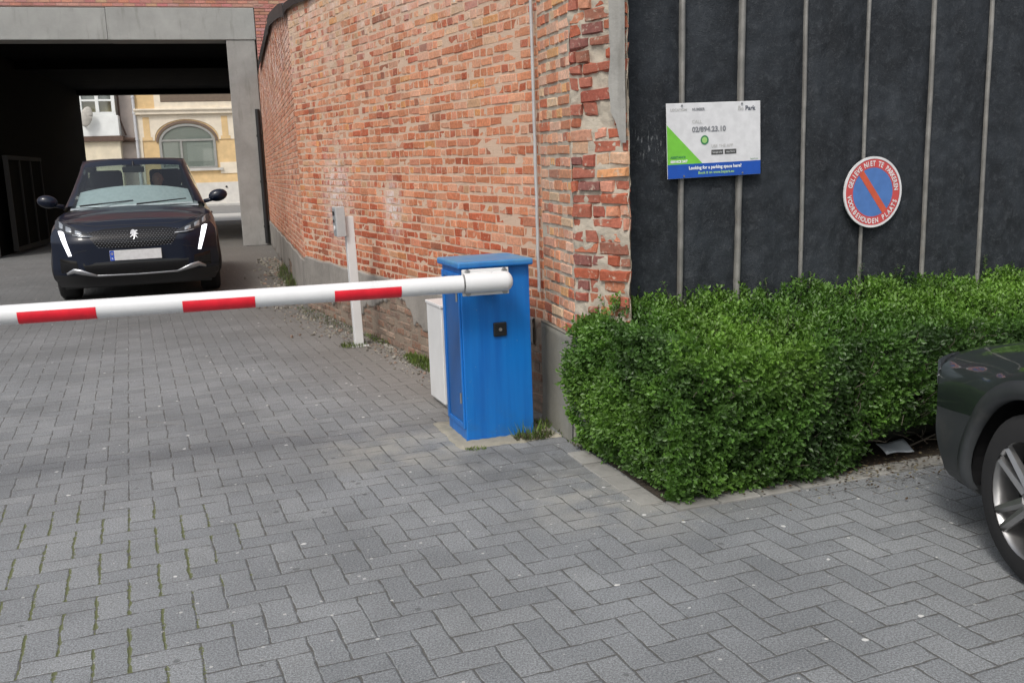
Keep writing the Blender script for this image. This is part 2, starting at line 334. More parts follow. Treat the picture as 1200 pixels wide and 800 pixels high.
# ------------------------------------------------------------------ brick walls
SAL=[(.74,.38,.24),(.73,.35,.21),(.69,.31,.18),(.76,.43,.29),(.71,.36,.25),(.77,.47,.34),(.66,.28,.165)]
RED=[(.58,.19,.11),(.52,.16,.09),(.62,.24,.14),(.55,.20,.13)]
DRK=[(.42,.19,.13),(.46,.22,.15)]
TAN=[(.72,.50,.33),(.78,.42,.20)]
def pick(t):
    r=random.random()
    a,b,c=t
    P=SAL if r<a else RED if r<b else DRK if r<c else TAN
    q=random.choice(P); k=random.uniform(.85,1.12); return (q[0]*k,q[1]*k,q[2]*k)
COURSE=.0650
def bricks(m,A,B,z0,ztop,mix=(.7,.9,.95),depth=(.003,.010),mort=.012,miss=0.0,jit=.002,sag=0.0,lenmul=1.0,colfn=None,s0=0.0,slot=None,bright=1.0):
    A=Vector((*A,0));B=Vector((*B,0)); u=(B-A); Ln=u.length; u.normalize(); nr=Vector((u.y,-u.x,0))
    row=0; z=z0
    zmax=max(ztop(s*Ln/20) for s in range(21))
    while z<zmax:
        hb=COURSE
        s=-random.random()*.1 - (.0 if row%2 else .06)
        header=(row%2==0)
        while s<Ln:
            r=random.random()
            w=(.095 if header else .215)*lenmul*random.uniform(.94,1.06)
            if random.random()<.10: w=.16*lenmul
            a=max(s,s0)+mort/2; b=min(s+w,Ln)-mort/2
            s+=w
            if b-a<.03: continue
            mid=(a+b)/2; zt=ztop(mid)
            za=z+mort*.5+random.uniform(-1,1)*jit; zb=min(z+hb-mort*.5+random.uniform(-1,1)*jit,zt)
            if zb-za<.02: continue
            if miss and random.random()<(miss(mid,z) if callable(miss) else miss): continue
            d=random.uniform(*depth); bv=random.uniform(.004,.008)
            col=colfn(mid,z) if colfn else pick(mix)
            n0=len(m.v); sg=sag
            def P(sx,zz,dd): 
                return tuple(A+u*(sx+random.uniform(-jit,jit))+nr*(dd+random.uniform(-jit,jit)*.5)+Vector((0,0,zz-sg*(sx-Ln/2)*max(0,(zz-.6))/3+random.uniform(-jit,jit))))
            m.v+=[P(a,za,-.006),P(b,za,-.006),P(b,zb,-.006),P(a,zb,-.006)]
            q=[P(a+bv,za+bv,d),P(b-bv,za+bv,d),P(b-bv,zb-bv,d),P(a+bv,zb-bv,d)]
            m.v+=q
            for f in ((4,5,6,7),(0,1,5,4),(1,2,6,5),(2,3,7,6),(3,0,4,7)):
                m.f.append(tuple(n0+i for i in f)); m.c.append(col)
        z+=hb; row+=1
def backing(m,A,B,z0,ztop,off=0.0,ns=60,nz=40,amp=.004):
    A=Vector((*A,0));B=Vector((*B,0)); u=(B-A); Ln=u.length; u.normalize(); nr=Vector((u.y,-u.x,0))
    def fn(a,b):
        s=a*Ln; z=z0+(ztop(s)-z0)*b; d=off+amp*(noise.noise(Vector((s*9,z*9,3.3)))+.5*noise.noise(Vector((s*25,z*25,1))))
        return A+u*s+nr*d+Vector((0,0,z))
    m.grid(fn,ns,nz)
A2=(-2.36,11.0); B2=(.21,5.67); F2=(-5.46,21.9)
P1=(.35,5.08); P2=(.615,4.79); PB=(.60,5.06)
wall=empty('brick_wall',(0,0,0)); tag(wall,'long weathered salmon brick wall with grey rendered base running down the alley','wall')
zW=lambda s:3.34+.02*sin(s*5)
LF=(Vector(F2)-Vector(A2)).length
def zF(s):   # s from far end to the corner
    t=LF-s
    return 3.76 if t>3.4 else 3.34+(.42)*(t/3.4)**.8
m=MB()
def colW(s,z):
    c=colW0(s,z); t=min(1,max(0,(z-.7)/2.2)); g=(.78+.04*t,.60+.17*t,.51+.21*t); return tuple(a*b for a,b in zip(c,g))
def colW0(s,z):
    if z<1.0: return pick((.45,.9,.96))
    if random.random()<.5*max(0,(z-2.2))/1.2: return (random.uniform(.72,.80),random.uniform(.50,.56),random.uniform(.36,.42))
    return pick((.76,.90,.94))
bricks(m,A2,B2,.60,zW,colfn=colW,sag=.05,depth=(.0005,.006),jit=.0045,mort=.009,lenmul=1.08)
m.build('brick_face',M['brick'],wall)
m=MB(); bricks(m,F2,A2,.56,zF,colfn=lambda s,z:tuple(a*b for a,b in zip(pick((.86,.94,.97)),(.74,.72,.74))),depth=(.003,.008),jit=.003,mort=.009); m.build('brick_face',M['brick'],wall)
m=MB(); backing(m,A2,B2,.0,zW,ns=150,nz=90,amp=.004); backing(m,F2,A2,0,zF,ns=80,nz=40); m.build('mortar_bed',M['mortar'],wall,smooth=True)
# core behind so the wall has thickness and a coping
m=MB()
def core(m,A,B,z0,z1a,z1b,t=.3):
    A=Vector((*A,0));B=Vector((*B,0)); u=(B-A).normalized(); nr=Vector((u.y,-u.x,0)); a0=A-nr*.03;b0=B-nr*.03;a1=A-nr*t;b1=B-nr*t
    up=lambda p,z:Vector((p.x,p.y,z))
    for q in ((a0,b0,z1a,z1b),(b1,a1,z1b,z1a)): m.quad(up(q[0],z0),up(q[1],z0),up(q[1],q[3]),up(q[0],q[2]))
    m.quad(up(a0,z1a),up(b0,z1b),up(b1,z1b),up(a1,z1a)); m.quad(up(a0,z0),up(a0,z1a),up(a1,z1a),up(a1,z0)); m.quad(up(b0,z0),up(b1,z0),up(b1,z1b),up(b0,z1b))
core(m,A2,B2,0,3.3,3.3); core(m,F2,A2,0,3.7,3.3); m.build('wall_core',M['mortar'],wall)
# base courses, eroded, below the render
m=MB(); 
def colB(s,z):
    q=random.choice([(.36,.25,.19),(.30,.21,.16),(.40,.30,.23),(.27,.19,.15),(.34,.20,.14)]); k=random.uniform(.8,1.1); return tuple(c*k for c in q)
bricks(m,A2,B2,.0,lambda s:.59,colfn=colB,depth=(-.004,.012),jit=.006,mort=.014)
bricks(m,F2,A2,.0,lambda s:.55,colfn=colB,depth=(-.004,.010),jit=.005,mort=.014)
m.build('base_courses',M['baseb'],wall)
def render_patch(m,A,B,zlo,zhi,off=.018,cell=.014,crack=None):
    A=Vector((*A,0));B=Vector((*B,0)); u=(B-A); Ln=u.length; u.normalize(); nr=Vector((u.y,-u.x,0))
    ns=int(Ln/cell); nz=int(.62/cell)
    def fn(a,b):
        s=a*Ln; lo=max(0,zlo(s)+.035*noise.noise(Vector((s*14,7,0)))); hi=zhi(s)
        lo=min(lo,hi-.004)
        z=lo+(hi-lo)*b; ed=min(1,(z-lo)/.02,(hi-z)/.01); 
        return A+u*s+nr*(-.01+(off+.01)*max(0,ed)**.5+.006*noise.noise(Vector((s*3,z*3,1)))+.002*noise.noise(Vector((s*20,z*20,5))))+Vector((0,0,z))
    def keep(a,b):
        s=a*Ln; return (zhi(s)-zlo(s))>.03 and not (crack and crack(s))
    m.grid(fn,ns,nz,keep)
m=MB()
# s measured from the far corner on the near stretch (5.9 m long)
def zl2(s):
    v=.28+.22*noise.noise(Vector((s*1.1,0,2)))+.10*noise.noise(Vector((s*4,0,9)))
    if s<1.2: v=min(v,.16)
    if 2.2<s<3.6: v+=.07
    if s>5.2: v=.42
    return max(.0,v)
render_patch(m,A2,B2,zl2,lambda s:.60+.008*sin(s*7),crack=lambda s:5.48<s<5.53 or s>5.78)
render_patch(m,F2,A2,lambda s:.02+ (.25 if LF-3.6<s<LF-2.8 else 0)+.16*max(0,noise.noise(Vector((s*1.4,3,2)))),lambda s:.545+.01*sin(s*4))
m.build('cement_render',M['render'],wall,smooth=True)
# roofing felt strip along the sloped top of the far stretch
m=MB(); Af=Vector((*F2,0)); uf=(Vector((*A2,0))-Af).normalized(); nf=Vector((uf.y,-uf.x,0))
pr=None
for i in range(61):
    s=1.9+(LF-1.9)*i/60; z=zF(s); r=.012*noise.noise(Vector((s*3,1,1)))
    cur=[Af+uf*s+nf*(.05+r)+Vector((0,0,z-.10+r)),Af+uf*s+nf*(.055+r)+Vector((0,0,z+.05)),Af+uf*s-nf*.3+Vector((0,0,z+.09))]
    if pr:
        m.quad(pr[0],cur[0],cur[1],pr[1]); m.quad(pr[1],cur[1],cur[2],pr[2])
    pr=cur
u2=(Vector((*B2,0))-Vector((*A2,0))).normalized(); n2=Vector((u2.y,-u2.x,0)); A2v=Vector((*A2,0))
for i in range(50):
    s=5.9*i/49; z=zW(s)+.01*noise.noise(Vector((s*5,0,0)))
    cur=[A2v+u2*s+n2*.045+Vector((0,0,z-.045)),A2v+u2*s+n2*.05+Vector((0,0,z+.035)),A2v+u2*s-n2*.3+Vector((0,0,z+.06))]
    m.quad(pr[0],cur[0],cur[1],pr[1]); m.quad(pr[1],cur[1],cur[2],pr[2]); pr=cur
m.build('roof_felt_edge',M['black'],wall)
# pale roof rising behind the wall
rf=MB()
for (a,b,za,zb,nn,uu,o0) in ((Af+uf*1.9,Vector((*A2,0)),3.80,3.40,nf,uf,0),(A2v,Vector((*B2,0)),3.40,3.40,n2,u2,0)):
    rf.quad(a-nn*.25+Vector((0,0,za)),b-nn*.25+Vector((0,0,zb)),b-nn*2.4+Vector((0,0,zb+.9)),a-nn*2.4+Vector((0,0,za+.9)))
rf.build('roof_slab',simple('pale_roof',(.55,.52,.47),.9),wall)
# ---- brick pier at the near end
pier=empty('brick_pier',(B2[0],B2[1],0)); tag(pier,'broken end of the brick wall with red bricks, grey mortar patches and concrete base','pier')
def toP(o): o.parent=pier; o.location=(-B2[0],-B2[1],0); return o
def colP(s,z):
    return tuple(a*b for a,b in zip(pick((.78,.88,.90)),(.86,.88,.88)))
def colQ(s,z):
    if s<.2 and random.random()<.55: return random.choice([(.33,.10,.07),(.24,.10,.085),(.36,.13,.09)])
    return tuple(a*b for a,b in zip(pick((.24,.74,.90)),(.72,.66,.66)))
m=MB(); bricks(m,B2,P1,.60,lambda s:3.34,colfn=colP,depth=(.003,.010),jit=.003,sag=.05); toP(m.build('side_brickwork',M['pierbrick']))
m=MB(); bricks(m,P1,P2,.60,lambda s:3.34,colfn=colQ,depth=(.003,.020),jit=.007,mort=.009,miss=lambda s,z:(.02 if s<.2 else .07+(.4 if 1.75<z<1.95 else 0))); toP(m.build('end_brickwork',M['pierbrick']))
m=MB(); backing(m,B2,P1,.55,lambda s:3.34,ns=30,nz=90,amp=.006); backing(m,P1,P2,.55,lambda s:3.34,off=.0,ns=40,nz=260,amp=.016); backing(m,P2,PB,.0,lambda s:3.34,ns=6,nz=60,amp=.006)
toP(m.build('mortar_fill',M['gmortar'],smooth=True))
m=MB(); A=Vector((*P1,0));Bv=Vector((*P2,0)); u=(Bv-A).normalized(); nr=Vector((u.y,-u.x,0)); LQ=(Bv-A).length
def cs(a,b):
    z=1.62+1.72*b+.0; lo=LQ-.095-.02*noise.noise(Vector((z*6,0,0))) if z>1.78 else LQ-.095+.07*(1.78-z)/.16-.02*noise.noise(Vector((z*9,0,0)))
    s=lo+(LQ+.004-lo)*a; return A+u*s+nr*(.028+.006*noise.noise(Vector((s*12,z*6,0))))+Vector((0,0,z))
m.grid(cs,8,120); toP(m.build('mortar_strip',M['lconc'],smooth=True))
m=MB()
def pl(A,B,hi,off,m,ns=40):
    A=Vector((*A,0));B=Vector((*B,0)); u=(B-A); Ln=u.length; u.normalize(); nr=Vector((u.y,-u.x,0))
    def fn(a,b):
        s=a*(Ln+off*.4); z=hi*b; dd=off-.012*max(0,(z-hi+.015)/.015)+.01*(1-b)**3
        return A+u*s+nr*(dd+.004*noise.noise(Vector((s*4,z*4,0))))+Vector((0,0,z))
    m.grid(fn,ns,30)
    m.quad(A+nr*off+Vector((0,0,hi)),B+u*off*.4+nr*off+Vector((0,0,hi)),B+Vector((0,0,hi)),A+Vector((0,0,hi)))
    m.quad(A,A+nr*off,A+nr*off+Vector((0,0,hi)),A+Vector((0,0,hi)))
pl(B2,P1,.605,.03,m); pl(P1,P2,.605,.03,m); toP(m.build('concrete_base',M['pconc'],smooth=True,angle=40))
# vertical conduit on the corner between wall and pier
m=MB(); bx,by=B2
for i in range(24):
    z0=.78+i*.112; w=.004*noise.noise(Vector((i*.7,0,0))); w2=.004*noise.noise(Vector(((i+1)*.7,0,0)))
    m.tube((bx-.035+w,by-.012,z0),(bx-.035+w2,by-.012,z0+.113),.010,seg=8,cap=False)
cd=m.build('conduit_pipe',M['greymetal'],smooth=True); tag(cd,'thin grey cable conduit running down the brick wall corner','pipe')
# black drainpipe by gateway pillar
m=MB(); dp=Af+uf*.35+nf*.09
m.tube(dp+Vector((0,0,.05)),dp+Vector((0,0,3.0)),.05,seg=10); 
for z in (.4,1.4,2.4): m.tube(dp+Vector((0,0,z)),dp+Vector((0,0,z+.05)),.062,seg=10)
tag(m.build('drainpipe',M['black'],smooth=True,angle=40),'slim black drainpipe in the corner where brick wall meets grey pillar','pipe')

# ------------------------------------------------------------------ gateway building
gb=empty('gateway_building',PF,R(14)); tag(gb,'brick building over a dark drive-through passage with a grey concrete portal','building')
m=MB(); m.box(-.61,0,0,.62,0,4.478); m.build('pillar',M['conc'],gb,bevel=.015)
m=MB(); m.box(-6.36,-5.75,0,.62,0,4.478); m.build('pillar',M['conc'],gb,bevel=.015)
m=MB(); m.box(-3.0,.02,-.02,.6,4.48,5.14); m.box(-9,-3.004,-.024,.6,4.484,5.13); m.build('beam',concrete('beam_concrete',(.33,.335,.32),.25),gb,bevel=.012)
m=MB()
def gbr(m,x0,x1,z0,z1):
    row=0;z=z0
    while z<z1:
        x=x0-(.11 if row%2 else 0)
        while x<x1:
            a=max(x,x0)+.006;b=min(x+.22,x1)-.006
            if b-a>.03: m.box(a,b,-.012,.01,z+.006,z+.062,col=tuple(c*random.uniform(.85,1.1) for c in random.choice([(.52,.24,.20),(.56,.29,.24),(.48,.22,.18)])))
            x+=.22
        z+=.068;row+=1
gbr(m,-9,3.2,5.16,6.2); gbr(m,.03,3.2,3.3,5.16); m.build('brick_front',M['farbrick'],gb)
m=MB(); m.box(-9,6,.0,12.4,5.145,9); m.box(.03,6,.012,12.4,0,5.14); m.box(-12,-6.37,.012,12.4,0,5.14); m.box(-12,-9.001,.012,12.4,5.142,9); m.build('upper_wall',mortarmat('pink_mortar',(.42,.30,.26),(.34,.24,.2)),gb)
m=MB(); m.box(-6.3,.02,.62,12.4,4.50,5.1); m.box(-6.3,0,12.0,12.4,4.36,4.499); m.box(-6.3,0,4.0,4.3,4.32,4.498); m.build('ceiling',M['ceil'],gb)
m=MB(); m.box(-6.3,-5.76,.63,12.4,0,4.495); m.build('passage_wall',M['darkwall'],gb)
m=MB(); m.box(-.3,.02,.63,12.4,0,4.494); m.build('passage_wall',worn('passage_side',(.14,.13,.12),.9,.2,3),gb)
# dark sliding gate folded along left passage wall
gt=empty('metal_gate',W14(-5.55,1.0,0),R(14)); tag(gt,'dark metal gate folded open against the left wall of the passage','gate')
m=MB(); m.box(0,.05,0,3.2,.1,2.1); m.build('gate_panel',M['darkwall'],gt)
m=MB(); 
for z in (.08,2.1): m.box(-.02,.09,-.03,3.25,z,z+.09)
for y in (0,1.05,2.1,3.17): m.box(-.015,.085,y-.025,y+.035,.17,2.1)
m.build('gate_frame',worn('gate_steel',(.016,.015,.013),.85,.2,dirt=(.03,.027,.02)),gt,bevel=.004)
# ------------------------------------------------------------------ houses across the street
OC=worn('ochre_brick',(.70,.50,.26),.9,.12,2); CR=worn('cream_stone',(.76,.68,.55),.9,.10,2); GP=worn('grey_pink_wall',(.47,.41,.37),.9,.1,2); WH=worn('white_board',(.80,.82,.80),.7,.06,2)
BR=worn('brown_gutter',(.12,.075,.055),.7,.2); CW=worn('cream_wall',(.74,.66,.50),.9,.1,2); PLI=worn('pale_plinth',(.62,.60,.56),.9,.12,2); WG=glassmat('house_glass',(.60,.64,.62),1.5,.14,.04); CURT=simple('curtain',(.62,.64,.60),.9)
HB=PF+n14*38
yh=empty('ochre_house',HB,R(14)); tag(yh,'ochre and cream house with a wide arched window seen through the passage','house')
m=MB(); m.box(-7.1,8,.0,8,0,13); m.build('wall',OC,yh)
def arch(x0,x1,z0,zs,zt,n=20):
    cx=(x0+x1)/2;a=(x1-x0)/2;h=zt-zs
    return [(x0,z0)]+[(cx-a*cos(pi*i/n),zs+h*sin(pi*i/n)) for i in range(n+1)]+[(x1,z0)]
m=MB()
m.box(-7.1,-6.85,-.05,.0,1.35,5.3)
# cream band with the window cut: built as strips around the arch
outer=arch(-6.15,-2.55,3.85,3.95,5.05); 
m.box(-6.3,-2.4,-.04,0,5.05,5.335)
pts=arch(-6.15,-2.55,3.85,3.95,5.05)[1:-1]
for (xa,za),(xb,zb) in zip(pts[:-1],pts[1:]): m.quad((xa,-.04,za),(xb,-.04,zb),(xb,-.04,5.05),(xa,-.04,5.05))
m.box(-6.85,-6.15,-.042,0,3.85,5.336); m.box(-2.55,-.6,-.042,0,3.85,5.336); m.box(-.6,3,-.042,0,3.85,5.336)
m.box(-6.0,4,-.05,0,5.67,6.95); m.box(-2.6,-.9,-.045,0,1.84,2.5); m.build('cream_facing',CR,yh)
m=MB(); m.box(-7.15,4,-.22,0,5.34,5.66); m.box(-7.15,4,-.30,-.0,5.56,5.67); m.box(-6.3,4,-.12,0,6.951,7.2); m.build('cornice',CR,yh,bevel=.02)
for x in (-6.55,-2.15,1.2):
    m=MB(); m.box(x-.18,x+.18,-.055,-.043,4.051,5.2); m.box(x-.28,x+.28,-.056,-.043,3.86,4.05); m.build('ochre_strip',OC,yh)
m=MB(); m.box(-5.65,3.5,-.07,-.05,6.05,6.62)
for i in range(90): m.box(-5.6+i*.1,-5.55+i*.1,-.09,-.07,6.08,6.6)
m.build('vent_grille',worn('grille_brown',(.20,.15,.11),.7,.1),yh)
w=MB(); pts=arch(-5.95,-2.75,2.2,3.7,4.8); inn=arch(-5.8,-2.9,2.3,3.7,4.66)
for i in range(len(pts)-1):
    a,b,c,d=pts[i],pts[i+1],inn[i+1],inn[i]; w.quad((a[0],-.07,a[1]),(b[0],-.07,b[1]),(c[0],-.07,c[1]),(d[0],-.07,d[1])); w.quad((d[0],-.07,d[1]),(c[0],-.07,c[1]),(c[0],.0,c[1]),(d[0],.0,d[1])); w.quad((a[0],-.0,a[1]),(b[0],-.0,b[1]),(b[0],-.07,b[1]),(a[0],-.07,a[1]))
w.box(-5.85,-2.85,-.06,-.02,3.78,3.9); w.box(-4.78,-4.66,-.06,-.02,2.3,3.78); w.box(-5.9,-2.8,-.065,-.0,2.2,2.3)
wn=w.build('window',worn('window_frame_grey',(.30,.30,.28),.6,.1),yh)
m=MB(); m.poly([(x,-.03,z) for x,z in inn]); m.build('pane',WG,wn)
m=MB(); m.poly([(x,-.012,z) for x,z in inn]); m.build('curtain',CURT,wn)
m=MB(); m.box(-4.4,-3.0,-.022,-.016,2.6,3.7); m.box(-5.7,-4.9,-.022,-.016,2.4,3.75); m.build('net_curtain',simple('net',(.8,.8,.76),.9),wn)
m=MB(); m.box(-6.15,-2.45,-.16,0,2.04,2.19); m.build('sill',M['pavement'],wn)
m=MB()
po=arch(-6.10,-2.60,2.6,3.78,4.98)[1:-1]; pi_=arch(-5.97,-2.73,2.6,3.75,4.83)[1:-1]
for i in range(len(po)-1): a,b,c,d=po[i],po[i+1],pi_[i+1],pi_[i]; m.quad((a[0],-.10,a[1]),(b[0],-.10,b[1]),(c[0],-.10,c[1]),(d[0],-.10,d[1])); m.quad((a[0],-.0,a[1]),(b[0],-.0,b[1]),(b[0],-.10,b[1]),(a[0],-.10,a[1]))
m.build('arch_moulding',worn('moulding_brown',(.17,.12,.09),.8,.1),yh)
m=MB(); m.box(-7.1,4,-.1,0,0,1.33); m.box(-7.1,4,-.13,0,.0,.3); m.build('plinth',PLI,yh)
m=MB(); m.tube((-2.35,-.14,1.05),(-2.35,-.1,1.05),.06,seg=12); m.build('vent_hole',M['black'],yh)
m=MB(); m.tube((-7.14,-.12,.1),(-7.14,-.12,9),.09,seg=12)
for z in (3.9,5.4,6.3): m.tube((-7.14,-.12,z),(-7.14,-.12,z+.08),.12,seg=12)
m.build('downpipe',worn('pipe_grey',(.55,.56,.58),.6,.1),yh,smooth=True,angle=40)
wh=empty('white_bay_house',HB,R(14)); tag(wh,'pale house with a white bay window left of the grey downpipe','house')
m=MB(); m.box(-20,-7.25,.02,8,0,13); m.build('wall',GP,wh)
m=MB(); m.box(-13,-8.0,-.7,.02,0,3.86); m.build('cream_wall',CW,wh)
m=MB(); m.box(-13,-7.95,-.85,.02,4.152,5.3); m.build('bay_panel',WH,wh,bevel=.02)
m=MB(); m.box(-13.05,-7.8,-.9,.02,3.87,4.15); m.tube((-7.85,-.45,4.0),(-7.3,-.2,3.95),.09,seg=8); m.box(-7.9,-7.2,-.2,.0,3.8,4.05); m.build('gutter',BR,wh)
w=MB(); w.box(-13,-8.05,-.82,-.6,5.31,5.5); w.box(-13,-8.05,-.82,-.6,6.1,6.2); w.box(-13,-8.05,-.82,-.6,7.6,7.9)
for x in (-12.9,-11.9,-10.9,-9.9,-9.0,-8.15): w.box(x-.09,x+.09,-.83,-.59,5.5,7.6)
wn=w.build('bay_window',WH,wh)
m=MB(); m.quad((-13,-.66,5.4),(-8.05,-.66,5.4),(-8.05,-.66,7.7),(-13,-.66,7.7)); m.build('pane',WG,wn)
m=MB(); m.box(-13,-8.05,-.55,-.5,5.4,6.1); m.build('blind',simple('ochre_blind',(.50,.42,.26),.9),wn)
m=MB(); m.box(-13,-8.05,-.55,-.5,6.12,7.7); m.build('blind',simple('grey_blind',(.35,.37,.36),.9),wn)
m=MB(); m.tube((-7.95,-.12,5.1),(-7.95,-.12,8),.05,seg=8); m.tube((-7.95,-.12,5.1),(-7.7,-.15,4.2),.05,seg=8); m.build('cable',BR,wh)
# oval dish
ds=empty('satellite_dish',HB+e14*(-9.55)-n14*1.3+Vector((0,0,4.35)),R(14)); ds.scale=(1.75,1.75,1.75); tag(ds,'large grey oval dish mounted in front of the white bay window across the street','dish')
m=MB()
def dishf(a,b):
    r=a*.30; t=b*2*pi; return Vector((r*cos(t)*.62+.22*r*sin(t), -.02+.5*r*r, r*sin(t)*1.05+.5))
m.grid(dishf,8,28); m.build('dish',worn('dish_grey',(.45,.43,.39),.6,.2),ds,smooth=True,solid=.012)
m=MB(); m.tube((0,.02,.5),(-.1,.06,.25),.02,seg=8); m.tube((-.1,.06,.25),(-.1,.30,.2),.02,seg=8); m.build('bracket',M['steel'],ds)

# ------------------------------------------------------------------ black wall, battens and signs
YB=R(19); O5=Vector((.62,5.0,0))
bw=empty('black_wall',O5,YB); tag(bw,'tall wall covered in dusty black roofing felt behind the hedge','wall')
ROD=[(.30,.33),(.652,.685),(1.078,1.085),(1.478,1.5),(1.933,1.948),(2.36,2.37),(2.80,2.79),(3.24,3.25)]
rx=[0]+[.5*(a+b) for a,b in ROD]+[3.7]
def feltf(a,b):
    x=-.02+3.95*a; z=3.3*b
    k=max(i for i in range(len(rx)) if rx[i]<=max(x,0)); x0=rx[k]; x1=rx[k+1] if k+1<len(rx) else x0+.45
    t=min(1,max(0,(x-x0)/(x1-x0))); bulge=sin(pi*t)**.6
    y=-.024*bulge+.014*noise.noise(Vector((x*3,z*1.2,0)))+.014*noise.noise(Vector((x*9,z*1.1,2)))+.006*noise.noise(Vector((x*17,z*14,5)))
    return (x,y,z)
m=MB(); m.grid(feltf,320,160); m.build('felt_sheet',M['felt'],bw,smooth=True)
m=MB(); m.box(-.02,12,.03,.3,0,3.28); m.box(3.935,12,.0,.029,0,3.28); m.build('wall_core',M['felt'],bw)
def batten(i,xb,xt,w):
    m=MB(); seg=10; N=26
    def fn(a,b):
        z=.0+3.29*a; x=xb+(xt-xb)*(z/2.35)+.004*noise.noise(Vector((z*2,i*3.1,0))); t=pi*b; ww=w*(1+.12*noise.noise(Vector((z*3,i,4))))
        return (x-ww*cos(t), -.012-ww*1.5*sin(t)**.8, z)
    m.grid(fn,N,seg)
    o=m.build('batten',M['rod'],None,smooth=True); o.location=O5; o.rotation_euler=(0,0,YB); return o
labs=['first grey batten next to the brick pier, behind the white sign','second grey batten from the pier, behind the right side of the white sign','third grey batten from the pier, between the two signs','fourth grey batten from the pier, behind the round no parking sign','fifth grey batten, right of the round sign','sixth grey batten from the pier on the black wall','seventh grey batten from the pier on the black wall','eighth grey batten from the pier, farthest right on the black wall']
for i,((xb,xt),w) in enumerate(zip(ROD,(.0155,.018,.0115,.0105,.0135,.0125,.0125,.0125))):
    tag(batten(i,xb,xt,w),labs[i],'batten','grey battens holding the black felt')
# text helper
def text(s,size,mat,parent,loc,align='LEFT',name='lettering',bold=0,sx=1,rot=0,join=None):
    cu=bpy.data.curves.new('t','FONT'); cu.body=s; cu.size=size; cu.align_x=align; cu.offset=bold; cu.resolution_u=3
    o=bpy.data.objects.new('t',cu); C.objects.link(o); bpy.context.view_layer.update()
    me=bpy.data.meshes.new_from_object(o.evaluated_get(bpy.context.evaluated_depsgraph_get()))
    bpy.data.objects.remove(o)
    T=Matrix.Translation(loc)@Matrix.Rotation(rot,4,'Y')@Matrix.Rotation(R(90),4,'X')@Matrix.Diagonal((sx,1,1,1))
    me.transform(T)
    if join is not None:
        n=len(join.v); join.v+=[tuple(v.co) for v in me.vertices]; 
        for p in me.polygons: join.f.append(tuple(n+i for i in p.vertices)); join.c.append(None)
        bpy.data.meshes.remove(me); return
    me.materials.clear(); me.materials.append(mat); me.name=name
    o2=bpy.data.objects.new(name,me); C.objects.link(o2); o2.parent=parent; return o2
def inkm(n_,c,r=.45): return simple(n_,c,r)
INK={'grey':inkm('ink_grey',(.24,.25,.27)),'lgrey':inkm('ink_light_grey',(.50,.50,.48)),'dark':inkm('ink_dark',(.10,.11,.14)),'green':inkm('ink_green',(.20,.60,.06)),'lime':inkm('ink_lime',(.38,.66,.22)),'blue':inkm('ink_blue',(.012,.085,.44)),'dgreen':inkm('ink_dgreen',(.05,.24,.10)),'white':inkm('ink_white',(.85,.88,.88)),'badge':inkm('ink_badge',(.09,.09,.09))}
sg=empty('parking_sign',O5+Matrix.Rotation(YB,3,'Z')@Vector((.214,-.062,1.430)),YB); sg.rotation_euler=(0,R(-1.0),YB); tag(sg,'white rectangular parking sign with green corner and blue bottom band on the black wall','sign')
SW,SH=.565,.385
m=MB(); m.box(0,SW,0,.004,0,SH); m.build('panel',simple('sign_white',(.74,.745,.76),.35),sg,bevel=.0012)
def flat(pts,mat,name,dy=-.0012): 
    mm=MB(); mm.poly([(x,dy,z) for x,z in pts]); return mm.build(name,mat,sg)
bh=.073
flat([(0.001,.001),(SW-.001,.001),(SW-.001,bh),(0.001,bh)],INK['blue'],'blue_band')
flat([(0.001,bh),(.208,bh),(.001,.275)],INK['green'],'green_corner')
Y_=-.0022
text('LOCATION',.019,INK['lgrey'],sg,(.022,Y_,.345),bold=.0003,name='lettering'); text('NUMBER',.019,INK['grey'],sg,(.150,Y_,.345),bold=.0006)
text('Be',.034,INK['lgrey'],sg,(.425,Y_,.338)); text('Park',.034,INK['dark'],sg,(.470,Y_,.338),bold=.0008)
text('CALL',.025,INK['lgrey'],sg,(.148,Y_,.280)); text('02/894.23.10',.037,INK['grey'],sg,(.148,Y_,.236),bold=.0012,sx=1.05)
m=MB()
def ringp(m,cx,cz,r0,r1,n=28,y=-.0024):
    for i in range(n):
        a=2*pi*i/n;b=2*pi*(i+1)/n; m.quad((cx+r0*cos(a),y,cz+r0*sin(a)),(cx+r1*cos(a),y,cz+r1*sin(a)),(cx+r1*cos(b),y,cz+r1*sin(b)),(cx+r0*cos(b),y,cz+r0*sin(b)))
ringp(m,.222,.193,.016,.024); m.build('badge_ring',INK['dgreen'],sg)
m=MB(); ringp(m,.222,.193,.0001,.0158,y=-.0020); m.build('badge_disc',INK['lime'],sg)
text('USE THE APP',.023,INK['lgrey'],sg,(.262,Y_,.152))
for x0,s_ in ((.262,'Google play'),(.342,'App Store')):
    flat([(x0,.115),(x0+.072,.115),(x0+.072,.140),(x0,.140)],INK['badge'],'store_badge',-.0016); text(s_,.0125,INK['white'],sg,(x0+.036,-.0026,.1235),align='CENTER')
text('ASSISTANCE',.016,INK['dgreen'],sg,(.018,Y_,.104),bold=.0006); text('SERVICE 24/7',.0175,INK['white'],sg,(.018,Y_,.082),bold=.0010)
text('bepark.eu',.012,INK['dgreen'],sg,(.50,Y_,.080))
text('Looking for a parking space here?',.0235,INK['white'],sg,(.285,Y_,.044),align='CENTER',bold=.0009); text('Book it on www.bepark.eu',.0200,INK['lime'],sg,(.29,Y_,.018),align='CENTER',bold=.0005)
for x,z in ((.095,.012),(.45,.012),(.09,SH-.012),(.45,SH-.012)):
    m=MB(); m.tube((x,-.005,z),(x,.02,z),.005,seg=10); m.build('screw',M['steel'],sg,smooth=True,angle=40)
